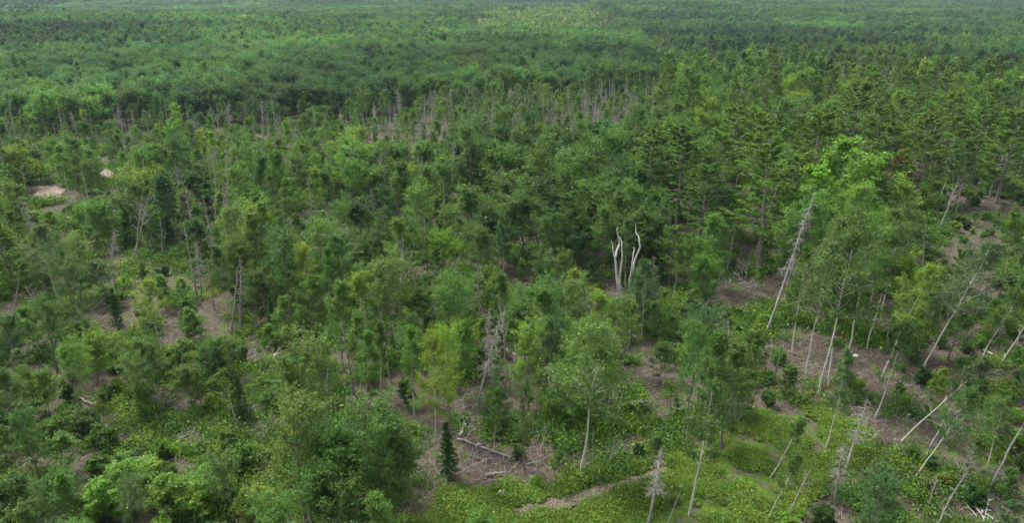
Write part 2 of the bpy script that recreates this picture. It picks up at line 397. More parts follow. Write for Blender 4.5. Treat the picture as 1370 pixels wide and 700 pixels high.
def sapling(r, form, lod):
    T = Tree(); h = 5.0
    R, cb, e0, e1, nl = {'bushy': (1.9, 0.08, 0.35, 1.2, 24), 'slim': (1.1, 0.12, 0.6, 1.3, 22), 'wispy': (1.4, 0.22, 0.55, 1.15, 15)}[form]
    ntw, q, ll, lw, sp = ((10, 24, 0.15, 0.10, 0.16), (8, 13, 0.24, 0.17, 0.18), (5, 7, 0.48, 0.36, 0.23))[lod]
    grow(T, r, h, R, cb, nl, ntw, q, ll, lw, e0, e1, egg, 0.05, wob=0.12, spread=sp, twigwood=lod == 0, sides=(5, 3), s0=0.3)
    return T

def shrub(r, form, lod):
    T = Tree(); h = 2.0
    for _ in range(7 if form == 'mounded' else 5):
        a = r.random() * 6.28; ln = r.uniform(0.15, 0.65); hh = h * r.uniform(0.65, 1.0) * (1 - 0.3 * ln)
        P = np.linspace(0, 1, 6)[:, None] * np.array([math.cos(a) * ln * hh, math.sin(a) * ln * hh, hh * 0.92])[None]
        P[1:] += r.normal(size=(5, 3)) * 0.04
        ntw, q, ll, lw = ((7, 20, 0.135, 0.09), (5, 11, 0.22, 0.155), (3, 6, 0.44, 0.34))[lod]
        grow(T, r, hh, 0.75 if form == 'mounded' else 0.6, 0.12, 10, ntw, q, ll, lw, 0.2, 1.2, egg, 0.022, spread=0.13, trunk=P, twigwood=lod == 0, sides=(4, 3), s0=0.2)
    return T

def herb(r, kind):
    """Low ground growth: fern fronds arching from a point, or a leafy clump."""
    T = Tree()
    if kind == 'fern':
        n = 15; a = r.random(n) * 6.28; L = r.uniform(0.4, 0.75, n)
        s = np.linspace(0.15, 1, 12); C, al, ou = [], [], []
        for i in range(n):
            d = np.array([math.cos(a[i]), math.sin(a[i]), 0]); sd = np.array([-d[1], d[0], 0])
            for v in s:
                p = d * L[i] * v * 0.85 + np.array([0, 0, L[i] * (1.1 * v - 0.75 * v * v) * 1.15])
                for g in (-1, 1): C.append(p + sd * g * 0.10 * (1.15 - v)); al.append(sd * g + d * 0.4)
        V, Q, R_ = leaves(r, np.array(C), 0.15, 0.055, up=1.3, along=np.array(al)); T.leaf(V, Q, R_)
    elif kind == 'clump':
        C = r.normal(size=(260, 3)) * np.array([0.40, 0.40, 0.20]) + np.array([0, 0, 0.30]); C[:, 2] = np.abs(C[:, 2])
        T.leaf(*leaves(r, C, 0.11, 0.075, up=0.7))
    else:
        n = 60; a = r.random(n) * 6.28; C = np.stack([np.cos(a) * r.random(n) * 0.4, np.sin(a) * r.random(n) * 0.4, r.uniform(0.08, 0.3, n)], 1)
        T.leaf(*leaves(r, C, 0.42, 0.04, up=0.05, along=np.stack([np.cos(a) * 0.5, np.sin(a) * 0.5, np.ones(n)], 1)))
    P = np.array([[[0, 0, -0.05], [0, 0, 0.05], [0.01, 0, 0.12]]]); T.wood(*tubes(P, np.array([[0.015, 0.012, 0.006]]), 3))
    return T

KINDS = {'broadleaf_tree': dict(make=broadleaf, forms=['round', 'spreading', 'upright', 'open', 'round', 'upright', 'spreading', 'open'], h=12.0, wood=BARK),
         'birch_tree': dict(make=birch, forms=['slim', 'crowned', 'sparse', 'slim', 'crowned', 'sparse'], h=14.0, wood=BIRCH),
         'pine_tree': dict(make=lambda r, f, l: pine(r, 18.0, 4.7 if f == 'spreading' else 3.7, 0.28 if f == 'spreading' else 0.36, l), forms=['spreading', 'slim', 'spreading', 'slim', 'spreading', 'slim', 'spreading'], h=18.0, wood=PINEB),
         'spruce_tree': dict(make=lambda r, f, l: spruce(r, 7.0, 1.5 if f == 'slim' else 2.0, l), forms=['slim', 'conical'], h=7.0, wood=PINEB),
         'sapling': dict(make=sapling, forms=['bushy', 'slim', 'wispy', 'bushy', 'slim', 'wispy'], h=5.0, wood=BARK),
         'shrub': dict(make=shrub, forms=['mounded', 'loose', 'loose', 'loose', 'mounded'], h=2.0, wood=BARK),
         'dead_tree': dict(make=lambda r, f, l: snag(r, 10.0, {'level-twigged': 'comb', 'broken-stubbed': 'stub', 'bare-crowned': 'spread', 'feathery-twigged': 'twiggy'}[f]), forms=['level-twigged', 'broken-stubbed', 'bare-crowned', 'feathery-twigged', 'level-twigged', 'broken-stubbed'], h=10.0, wood=DEADW)}
_cache = {}
def ref_tree(kind, v, lod):
    key = (kind, v, lod)
    if key not in _cache:
        K = KINDS[kind]; r = np.random.default_rng(sum(map(ord, kind)) * 100 + v * 7 + 1)
        _cache[key] = K['make'](r, K['forms'][v], lod)
    return _cache[key]
_mesh = {}
def part_meshes(kind, v, lod):
    key = (kind, v, lod)
    if key not in _mesh:
        T = ref_tree(kind, v, lod)
        _mesh[key] = (T.wood_mesh(kind + '_trunk', KINDS[kind]['wood']), T.leaf_mesh(kind + '_crown', LEAF_O) if T.lv else None)
    return _mesh[key]
_joint = {}
def joint_object(kind, v, lod):
    """Unlinked source tree for the stands too dense or far to count."""
    key = (kind, v, lod)
    if key not in _joint:
        _joint[key] = bpy.data.objects.new(kind + '_source', ref_tree(kind, v, lod).joint_mesh(kind + '_source', KINDS[kind]['wood'], LEAF_I))
    return _joint[key]

TONES = {'dark-green': (0.036, 0.090, 0.018), 'mid-green': (0.072, 0.149, 0.027), 'bright-green': (0.092, 0.188, 0.031), 'lime-green': (0.132, 0.250, 0.030),
         'yellow-green': (0.152, 0.248, 0.028), 'grey-green': (0.088, 0.148, 0.050), 'blue-green': (0.052, 0.128, 0.036), 'olive-green': (0.092, 0.170, 0.028), 'orange-brown': (0.27, 0.19, 0.06)}
def tone_rgb(t):
    c = np.array(TONES[t]) ; j = np.exp(rng.normal(size=3) * np.array([0.07, 0.05, 0.08])) * math.exp(rng.normal() * 0.06)
    return tuple(c * j)

# ------------------------------------------------------------------ large structure: ground sheet, path, sand, haze
def inpoly_np(px, py, poly):
    c = np.zeros(px.shape, bool); n = len(poly); j = n - 1
    for i in range(n):
        xi, yi = poly[i]; xj, yj = poly[j]
        if yi != yj: c ^= ((yi > py) != (yj > py)) & (px < (xj - xi) * (py - yi) / (yj - yi) + xi)
        j = i
    return c

def build_ground():
    aa = np.concatenate([np.radians(np.linspace(-180, -49, 30))[:-1], np.radians(np.linspace(-49, 49, 300)), np.radians(np.linspace(49, 180, 30))[1:]])[:-1]
    rr = np.concatenate([[0.0, 8, 16], np.geomspace(22, 9000, 520)])
    A, R = np.meshgrid(aa, rr, indexing='ij')
    X, Y = np.sin(A) * R, np.cos(A) * R; Z = ground_z(X, Y)
    Z = Z + smooth(260, 40, R) * ((fbm(X / 1.6, Y / 1.6, 31) - 0.5) * 0.35)
    na, nr = A.shape
    V = np.stack([X, Y, Z], -1).reshape(-1, 3)
    i = np.arange(na)[:, None]; j = np.arange(nr - 1)[None]; i2 = (i + 1) % na
    Q = np.stack(np.broadcast_arrays(i * nr + j, i * nr + j + 1, i2 * nr + j + 1, i2 * nr + j), -1).reshape(-1, 4)[:, ::-1]
    me = to_mesh('ground', V, Q, [GROUND])
    px, py, _ = proj(X, Y, Z); px = px + (fbm(X / 3, Y / 3, 5) - 0.5) * 40; py = py + (fbm(X / 3, Y / 3, 9) - 0.5) * 26
    front = Y > 5
    moss = 0.30 + 0.5 * (fbm(X / 14, Y / 14, 3) - 0.5)
    moss = np.where(inpoly_np(px, py, SWATH) & front, .72 + .5 * (fbm(X / 3, Y / 3, 23) - .5), moss)
    moss = np.where((px > 1000) & (py > 210) & (py < 720) & front & (moss < 1), moss - 0.08, moss)
    moss = np.where(inpoly_np(px, py, [(660, 145), (860, 135), (870, 195), (640, 215)]) & front, 0.0, moss)
    moss = np.where(inpoly_np(px, py, [(290, 565), (360, 565), (390, 600), (330, 625), (270, 600)]) & front, 0.85, moss)
    moss = np.where(inpoly_np(px, py, MEADOW) & front, 1.2, moss)
    sand = np.zeros_like(X)
    for nm, arr in (('moss', moss), ('sand', sand)):
        a = me.attributes.new(nm, 'FLOAT', 'POINT'); a.data.foreach_set('value', arr.ravel().astype(np.float32))
    o = bpy.data.objects.new('ground', me); COL.objects.link(o); o['kind'] = 'structure'
build_ground()

def drape(name, outline, mat, lift, n=14):
    """A thin sheet over the ground inside a world outline (rings shrinking to its centre)."""
    P = np.array(outline); c = P.mean(0); k = len(P)
    ring = [c + (P - c) * s for s in np.linspace(1, 0.02, n)]
    V = np.concatenate(ring); f = np.linspace(0, 1, n)
    z = ground_z(V[:, 0], V[:, 1]) + 0.11 + np.repeat(lift * np.minimum(1, f * 3) - 0.05 * (f == 0), k)
    Q = [[a * k + i, a * k + (i + 1) % k, (a + 1) * k + (i + 1) % k, (a + 1) * k + i] for a in range(n - 1) for i in range(k)]
    o = bpy.data.objects.new(name, to_mesh(name, np.column_stack([V, z]), np.array(Q), [mat])); COL.objects.link(o); o['kind'] = 'structure'
    return o

for (cx, cy), rx, ry in SANDS:
    pts = []
    for k in range(90):
        a = k * 2 * math.pi / 90; s = 0.55 + 0.6 * float(vnoise(math.cos(a) * 2 + 7, math.sin(a) * 2 + cx)) + .35 * float(vnoise(math.cos(a) * 7 + 3, math.sin(a) * 7 + cx))
        pts.append(at(cx + rx * s * math.cos(a), cy + ry * s * math.sin(a))[:2])
    drape('sand', pts, SAND, 0.0)

def ribbon(name, pxs, widths, mat):
    """A worn, ragged-edged path draped over the ground."""
    n = 220; P = np.array([at(*p)[:2] for p in pxs]); t = np.linspace(0, len(P) - 1, n); ks = np.arange(len(P))
    C = np.stack([np.interp(t, ks, P[:, i]) for i in (0, 1)], 1); W = np.interp(t, ks, widths)
    D = unit(np.gradient(C, axis=0)); Nn = np.stack([-D[:, 1], D[:, 0]], 1)
    C = C + Nn * (fbm(t * 1.3, t * 0 + 2, 6) - .5)[:, None] * .7
    w = W * (0.35 + 1.3 * fbm(t * 3.1, t * 0, 3)); w2 = W * (0.35 + 1.3 * fbm(t * 3.3, t * 0 + 5, 3))
    cols = [C + Nn * w[:, None], C + Nn * w[:, None] * 0.4, C - Nn * w2[:, None] * 0.4, C - Nn * w2[:, None]]
    V = np.stack(cols, 1); z = ground_z(V[..., 0], V[..., 1]) + np.array([0.10, 0.17, 0.17, 0.10])[None]
    V = np.concatenate([V, z[..., None]], -1).reshape(-1, 3)
    Q = [[i * 4 + j, i * 4 + j + 1, (i + 1) * 4 + j + 1, (i + 1) * 4 + j] for i in range(n - 1) for j in range(3)]
    o = bpy.data.objects.new(name, to_mesh(name, V, np.array(Q), [mat])); COL.objects.link(o); o['kind'] = 'structure'
ribbon('path', TRACK_PX, [.5, .9, .75, .6, .5, .25], CHIPS)

if HAZE:
    x0, x1, y0, y1, z0, z1 = -9100, 9100, -9100, 9100, -8.0, 95.0
    V = [(x, y, z) for z in (z0, z1) for y in (y0, y1) for x in (x0, x1)]
    me = bpy.data.meshes.new('haze'); me.from_pydata(V, [], [(0, 2, 3, 1), (4, 5, 7, 6), (0, 1, 5, 4), (2, 6, 7, 3), (0, 4, 6, 2), (1, 3, 7, 5)])
    hm = bpy.data.materials.new('haze_air'); t, N, L = nt(hm)
    v = N.new('ShaderNodeVolumePrincipled'); v.inputs['Color'].default_value = (0.62, 0.80, 1.0, 1); v.inputs['Density'].default_value = HAZE; v.inputs['Anisotropy'].default_value = 0.2
    o = N.new('ShaderNodeOutputMaterial'); L.new(v.outputs[0], o.inputs['Volume'])
    me.materials.append(hm); ho = bpy.data.objects.new('haze', me); COL.objects.link(ho); ho['kind'] = 'stuff'

# ------------------------------------------------------------------ where the trees stand
# each tree: kind, variant, x, y, height, tone, tilt (degrees, away from upright), tilt azimuth, width factor
def spec(kind, x, y, h, tone, form=None, tilt=0.0, taz=0.0, w=1.0, note=None):
    forms = KINDS[kind]['forms']
    ch = [i for i, f in enumerate(forms) if form is None or f == form]
    return dict(kind=kind, v=int(ch[rng.integers(len(ch))]), x=x, y=y, h=h, tone=tone, tilt=tilt, taz=taz, w=w, note=note, hand=note is not None)

TREES = []
def by_base(kind, base, top_py, tone, form=None, lean_px=0, w=1.0, note='hand'):
    """A tree known by the photo position of its foot and the row of its top; lean_px: how far the top stands to the side."""
    x, y, z = at(*base); h = max(0.8, height_for(base, top_py))
    tilt = math.degrees(math.atan2(lean_px * math.hypot(y, CAM_H) / FPX, h)) if lean_px else rng.uniform(0, 3)
    TREES.append(spec(kind, x, y, h / max(0.5, math.cos(math.radians(tilt))), tone, form, tilt, (90 if lean_px > 0 else -90) if lean_px else rng.uniform(0, 360), w, note))
def by_top(kind, top, h, tone, form=None, w=1.0, note='hand'):
    x, y, z = at(top[0], top[1], h); TREES.append(spec(kind, x, y, h, tone, form, rng.uniform(0, 3), rng.uniform(0, 360), w, note))

# white pines of the stand
for (px, py, h, tn, f) in [(1040, 182, 21, 'olive-green', 'slim'), (965, 178, 18, 'olive-green', 'spreading'), (918, 168, 19, 'mid-green', 'slim'), (872, 172, 17, 'olive-green', 'slim'),
                           (1152, 112, 20, 'olive-green', 'spreading'), (1100, 150, 19, 'olive-green', 'spreading'), (1247, 152, 18, 'olive-green', 'spreading'), (1282, 124, 19, 'olive-green', 'spreading'),
                           (1322, 136, 18, 'olive-green', 'slim'), (1362, 150, 18, 'olive-green', 'spreading'), (985, 140, 18, 'olive-green', 'spreading'), (1068, 205, 17, 'olive-green', 'spreading'),
                           (1018, 150, 19, 'olive-green', 'spreading'), (1200, 165, 17, 'mid-green', 'slim'), (945, 215, 16, 'mid-green', 'slim'), (1180, 140, 18, 'olive-green', 'slim'),
                           (902, 305, 9, 'olive-green', 'spreading'), (1300, 180, 14, 'olive-green', 'slim'), (1345, 178, 13, 'olive-green', 'slim'), (760, 255, 13, 'mid-green', 'slim')]:
    by_top('pine_tree', (px, py), h, tn, f, 1.32)
by_top('pine_tree', (1206, 195), 12, 'orange-brown', 'slim', 1.2, note='orange pine')
CLEAR_PINE = (1192, 195, 1222, 245, 262)
by_top('pine_tree', (1290, 330), 11.5, 'grey-green', 'slim', w=0.9)
# big broadleaf crowns one can pick out
for (px, py, h, tn, f, w) in [(1128, 192, 17, 'lime-green', 'upright', 1.25), (1100, 228, 15, 'lime-green', 'upright', 1.2), (1155, 222, 15.5, 'lime-green', 'open', 1.1), (1130, 250, 13.5, 'lime-green', 'round', 0.9), (1095, 275, 14, 'bright-green', 'open', 1.0), (1160, 255, 14, 'lime-green', 'upright', 1.1), (1120, 320, 12, 'bright-green', 'upright', 1.0), (1150, 330, 11, 'bright-green', 'open', 1.0),
                              (700, 235, 14, 'mid-green', 'round', 1.1), (660, 262, 12, 'dark-green', 'round', 1.0), (745, 240, 13, 'dark-green', 'round', 1.0), (800, 225, 13, 'mid-green', 'spreading', 1.0),
                              (850, 235, 13, 'dark-green', 'round', 1.0), (625, 235, 12, 'mid-green', 'round', 0.9), (770, 290, 10, 'blue-green', 'round', 0.9), (590, 300, 9, 'yellow-green', 'spreading', 0.9),
                              (965, 292, 11, 'bright-green', 'upright', 1.0), (945, 330, 9, 'bright-green', 'round', 0.9), (860, 350, 8, 'blue-green', 'spreading', 0.8), (650, 345, 9, 'bright-green', 'round', 1.0),
                              (700, 390, 9, 'mid-green', 'round', 1.0), (770, 385, 9, 'bright-green', 'open', 1.0), (550, 370, 9, 'mid-green', 'round', 1.0), (600, 400, 9, 'mid-green', 'open', 1.0),
                              (480, 250, 11, 'dark-green', 'round', 1.0), (430, 285, 9, 'mid-green', 'round', 1.0), (215, 185, 11, 'mid-green', 'round', 1.0), (255, 215, 10, 'dark-green', 'round', 1.0),
                              (350, 345, 8.5, 'mid-green', 'round', 1.0), (450, 385, 10, 'bright-green', 'upright', 0.9), (110, 430, 7.5, 'yellow-green', 'round', 1.0), (55, 410, 8, 'mid-green', 'open', 1.0),
                              (245, 480, 6, 'mid-green', 'round', 1.0), (410, 488, 13, 'mid-green', 'open', 1.0), (465, 520, 12.5, 'mid-green', 'round', .95), (385, 545, 11, 'bright-green', 'open', 1.0), (500, 560, 11, 'mid-green', 'open', 1.1), (440, 600, 10.5, 'mid-green', 'round', 1.0), (826, 396, 6, 'mid-green', 'round', 1.0), (846, 378, 7, 'blue-green', 'round', .9), (90, 470, 7.5, 'bright-green', 'open', 1.0), (180, 440, 8, 'mid-green', 'round', 1.0), (30, 560, 6.5, 'mid-green', 'open', 1.0), (300, 620, 6, 'mid-green', 'open', 1.0),
                              (525, 585, 9, 'mid-green', 'upright', 1.2), (1210, 355, 11, 'yellow-green', 'open', 0.8), (595, 455, 10, 'yellow-green', 'open', 0.7), (770, 460, 9, 'mid-green', 'round', 0.9),
                              (1000, 490, 6, 'mid-green', 'round', 0.9), (660, 505, 5.5, 'dark-green', 'round', 1.0), (1075, 300, 11, 'bright-green', 'open', 1.0), (840, 410, 8, 'bright-green', 'open', 1.0)]:
    by_top('broadleaf_tree', (px, py), h, tn, f, w)
by_base('birch_tree', (922, 690), 445, 'mid-green', 'slim', 4, 0.8)
by_base('broadleaf_tree', (965, 600), 470, 'mid-green', 'upright', 0, 1.0)
by_base('broadleaf_tree', (915, 590), 450, 'bright-green', 'open', 0, 0.6)
# birches and aspens with clear stems
by_base('birch_tree', (778, 640), 452, 'bright-green', 'crowned', -10, 1.3, 'front birch')
by_base('broadleaf_tree', (703, 635), 522, 'mid-green', 'open', 0, 0.7)
by_base('birch_tree', (583, 625), 455, 'yellow-green', 'crowned', 2, 0.75)
by_base('birch_tree', (660, 605), 520, 'mid-green', 'slim', -2, 0.8)
for (bx, by_, ty, ln, tn, f) in [(1095, 530, 300, 8, 'mid-green', 'crowned'), (1108, 520, 320, 6, 'mid-green', 'slim'), (1078, 505, 330, 4, 'grey-green', 'crowned'), (1135, 470, 300, 6, 'bright-green', 'crowned'),
                                 (1060, 470, 330, 4, 'mid-green', 'slim'), (1160, 465, 310, 8, 'mid-green', 'crowned'), (1090, 440, 290, 4, 'grey-green', 'slim'), (1180, 505, 360, 34, 'yellow-green', 'crowned'),
                                 (1232, 500, 330, 50, 'grey-green', 'crowned'), (1297, 505, 365, 50, 'mid-green', 'slim'), (1205, 592, 480, 86, 'grey-green', 'sparse'), (1224, 640, 525, 45, 'mid-green', 'crowned'),
                                 (1338, 490, 360, 40, 'mid-green', 'slim'), (1360, 470, 350, 30, 'grey-green', 'slim'), (1030, 640, 560, 30, 'mid-green', 'sparse'), (1025, 700, 610, 25, 'mid-green', 'sparse'),
                                 (857, 455, 352, 2, 'blue-green', 'crowned'), (873, 660, 585, -3, 'grey-green', 'sparse'), (900, 410, 330, 2, 'mid-green', 'sparse'), (1105, 600, 470, 12, 'grey-green', 'slim'),
                                 (510, 530, 430, -2, 'mid-green', 'slim'), (487, 572, 440, -16, 'mid-green', 'slim'), (555, 560, 440, 3, 'bright-green', 'slim'), (1000, 320, 205, 14, 'mid-green', 'slim'),
                                 (920, 300, 190, -2, 'olive-green', 'sparse'), (440, 430, 330, 2, 'mid-green', 'slim'), (1255, 270, 190, 12, 'grey-green', 'crowned'), (1170, 560, 430, 20, 'mid-green', 'sparse')]:
    by_base('birch_tree', (bx, by_), ty, tn, f, ln, 0.9)
# dead stems
for (bx, by_, ty, ln, f, nm) in [(322, 440, 343, -11, 'level-twigged', 'comb snag'), (310, 449, 356, -22, 'broken-stubbed', 'hand'), (306, 320, 198, -16, 'level-twigged', 'hand'), (147, 362, 306, -17, 'feathery-twigged', 'hand'),
                                 (112, 340, 268, -18, 'broken-stubbed', 'hand'), (85, 330, 285, -14, 'broken-stubbed', 'hand'), (18, 415, 365, -20, 'broken-stubbed', 'hand'), (62, 578, 516, -38, 'broken-stubbed', 'hand'),
                                 (81, 522, 452, -16, 'broken-stubbed', 'hand'), (166, 462, 420, -14, 'broken-stubbed', 'hand'), (178, 346, 248, 42, 'bare-crowned', 'leaning birch'), (182, 347, 262, 26, 'bare-crowned', 'hand'),
                                 (1024, 448, 258, 34, 'feathery-twigged', 'twiggy pine'), (972, 368, 300, 6, 'broken-stubbed', 'hand'), (1330, 236, 148, 24, 'broken-stubbed', 'hand'), (1010, 345, 212, 24, 'broken-stubbed', 'hand'),
                                 (955, 420, 362, 4, 'level-twigged', 'hand'), (865, 705, 600, 8, 'feathery-twigged', 'hand'), (892, 705, 658, 14, 'broken-stubbed', 'hand'), (1055, 690, 625, 22, 'bare-crowned', 'hand'),
                                 (62, 195, 165, -8, 'broken-stubbed', 'hand'), (128, 172, 140, -6, 'broken-stubbed', 'hand'), (148, 165, 138, -6, 'broken-stubbed', 'hand'), (35, 260, 215, -6, 'level-twigged', 'hand'),
                                 (218, 345, 290, -4, 'level-twigged', 'hand'), (268, 400, 320, -6, 'feathery-twigged', 'hand'), (290, 250, 195, -3, 'bare-crowned', 'hand'), (1255, 310, 235, 10, 'bare-crowned', 'hand'),
                                 (1305, 225, 165, 8, 'level-twigged', 'hand'), (242, 520, 470, -10, 'broken-stubbed', 'hand'), (265, 600, 575, -4, 'level-twigged', 'hand'), (1240, 610, 540, 18, 'broken-stubbed', 'hand'),
                                 (1280, 640, 590, 12, 'bare-crowned', 'hand'), (985, 250, 190, 2, 'level-twigged', 'hand'), (1050, 400, 330, 1, 'level-twigged', 'hand'), (350, 600, 560, -8, 'bare-crowned', 'hand'),
                                 (1215, 260, 205, 3, 'feathery-twigged', 'hand'), (1360, 240, 180, 6, 'level-twigged', 'hand')]:
    by_base('dead_tree', (bx, by_), ty, 'grey-green', f, ln, 1.0, nm)
by_base('spruce_tree', (326, 562), 500, 'dark-green', 'conical', 0, 0.8)
by_base('spruce_tree', (312, 540), 505, 'dark-green', 'slim', 0, 0.9)
by_base('spruce_tree', (601, 640), 564, 'dark-green', 'slim', 0, 1.0, 'dark column')
for (px, py, h, tn) in [(165, 628, 4.2, 'lime-green'), (130, 650, 3.6, 'lime-green'), (265, 635, 3.8, 'lime-green'), (215, 650, 3.4, 'lime-green'), (330, 665, 3.2, 'yellow-green'), (75, 585, 3.6, 'bright-green'), (20, 640, 3.4, 'mid-green')]:
    by_top('sapling', (px, py), h, tn, 'bushy', 1.4)
for (px, py, h, tn) in [(150, 655, 2.6, 'lime-green'), (115, 665, 2.3, 'lime-green'), (215, 640, 2.4, 'yellow-green'), (260, 655, 2.4, 'yellow-green'), (190, 620, 2.2, 'yellow-green'), (40, 500, 2.6, 'yellow-green'),
                        (340, 655, 2.4, 'yellow-green'), (845, 520, 2.6, 'lime-green'), (718, 640, 1.0, 'lime-green')]:
    by_top('shrub', (px, py), h, tn, 'mounded', 1.25)

# things the photograph shows free of trees in front: photo boxes and the row their foot stands on
CLEAR = [(42, 244, 95, 270, 262), (132, 226, 152, 244, 240), (815, 292, 862, 392, 400), (765, 530, 785, 642, 640), (588, 566, 614, 640, 640), (660, 655, 690, 672, 670), (690, 560, 716, 640, 635),
         (1010, 270, 1062, 430, 448), (300, 350, 328, 440, 440), (172, 262, 215, 346, 348), (700, 628, 880, 690, 690), (960, 345, 1012, 400, 400), (1085, 455, 1112, 530, 530),
         (1180, 400, 1215, 505, 505), (1290, 650, 1340, 700, 700), (205, 548, 260, 585, 585), (355, 460, 385, 495, 495), (1250, 240, 1340, 330, 330), (300, 560, 360, 640, 640), CLEAR_PINE, (105, 615, 290, 690, 730)]

for t in TREES:                                                            # leave the known bare stems in sight
    if t['hand'] and t['kind'] in ('dead_tree', 'birch_tree'):
        a = math.radians(t['taz']); q = math.tan(math.radians(t['tilt'])) * t['h']; z = float(ground_z(t['x'], t['y'])); lo, hi = (.3, 1.0) if t['kind'] == 'dead_tree' else (.12, .55)
        p0 = proj(t['x'] + math.sin(a) * q * lo, t['y'], z + t['h'] * lo); p1 = proj(t['x'] + math.sin(a) * q * hi, t['y'], z + t['h'] * hi); fb = float(proj(t['x'], t['y'], z)[1])
        CLEAR.append((min(p0[0], p1[0]) - 1, float(p1[1]), max(p0[0], p1[0]) + 1, float(p0[1]), fb))

def far_edge(gx):
    return float(np.interp(gx, [-300, 0, 100, 220, 330, 480, 600, 680, 760, 840, 900, 960, 1040, 1200, 1400, 1700], [186, 184, 182, 172, 168, 164, 152, 146, 142, 136, 118, 108, 112, 118, 140, 160]))

def mixof(r, table):
    x = r.random() * sum(w for w, *_ in table)
    for w, *rest in table:
        x -= w
        if x <= 0: return rest
    return table[-1][1:]

MID = ['mid-green'] * 5 + ['dark-green'] + ['bright-green'] * 3 + ['grey-green', 'blue-green', 'olive-green', 'yellow-green']
DARK = ['dark-green'] * 3 + ['mid-green'] * 4 + ['blue-green']
LIGHT = ['bright-green'] * 3 + ['mid-green'] * 3 + ['yellow-green', 'lime-green', 'grey-green', 'dark-green']
POLY = {
    'pines': [(880, 120), (1000, 112), (1150, 120), (1700, 130), (1700, 235), (1370, 232), (1230, 240), (1200, 330), (1060, 350), (980, 350), (930, 330), (880, 260)],
    'maples': [(600, 225), (880, 215), (930, 330), (900, 395), (760, 375), (640, 330)],
    'slash': [(1200, 330), (1230, 240), (1700, 232), (1900, 540), (1370, 530), (1190, 440)],
    'aspens': [(1050, 350), (1200, 330), (1200, 440), (1150, 500), (1050, 510), (1040, 440)],
    'cut': [(930, 395), (1050, 395), (1160, 500), (1180, 560), (1040, 560), (940, 560)],
    'litter': [(570, 560), (640, 580), (900, 560), (940, 600), (860, 625), (660, 660), (570, 665)],
    'clearing': [(480, 168), (680, 147), (850, 134), (868, 190), (760, 214), (600, 222), (490, 208)],
    'right': [(1100, 540), (1190, 440), (1370, 530), (1900, 540), (2000, 1000), (1000, 1000), (1030, 700), (1150, 600)]}
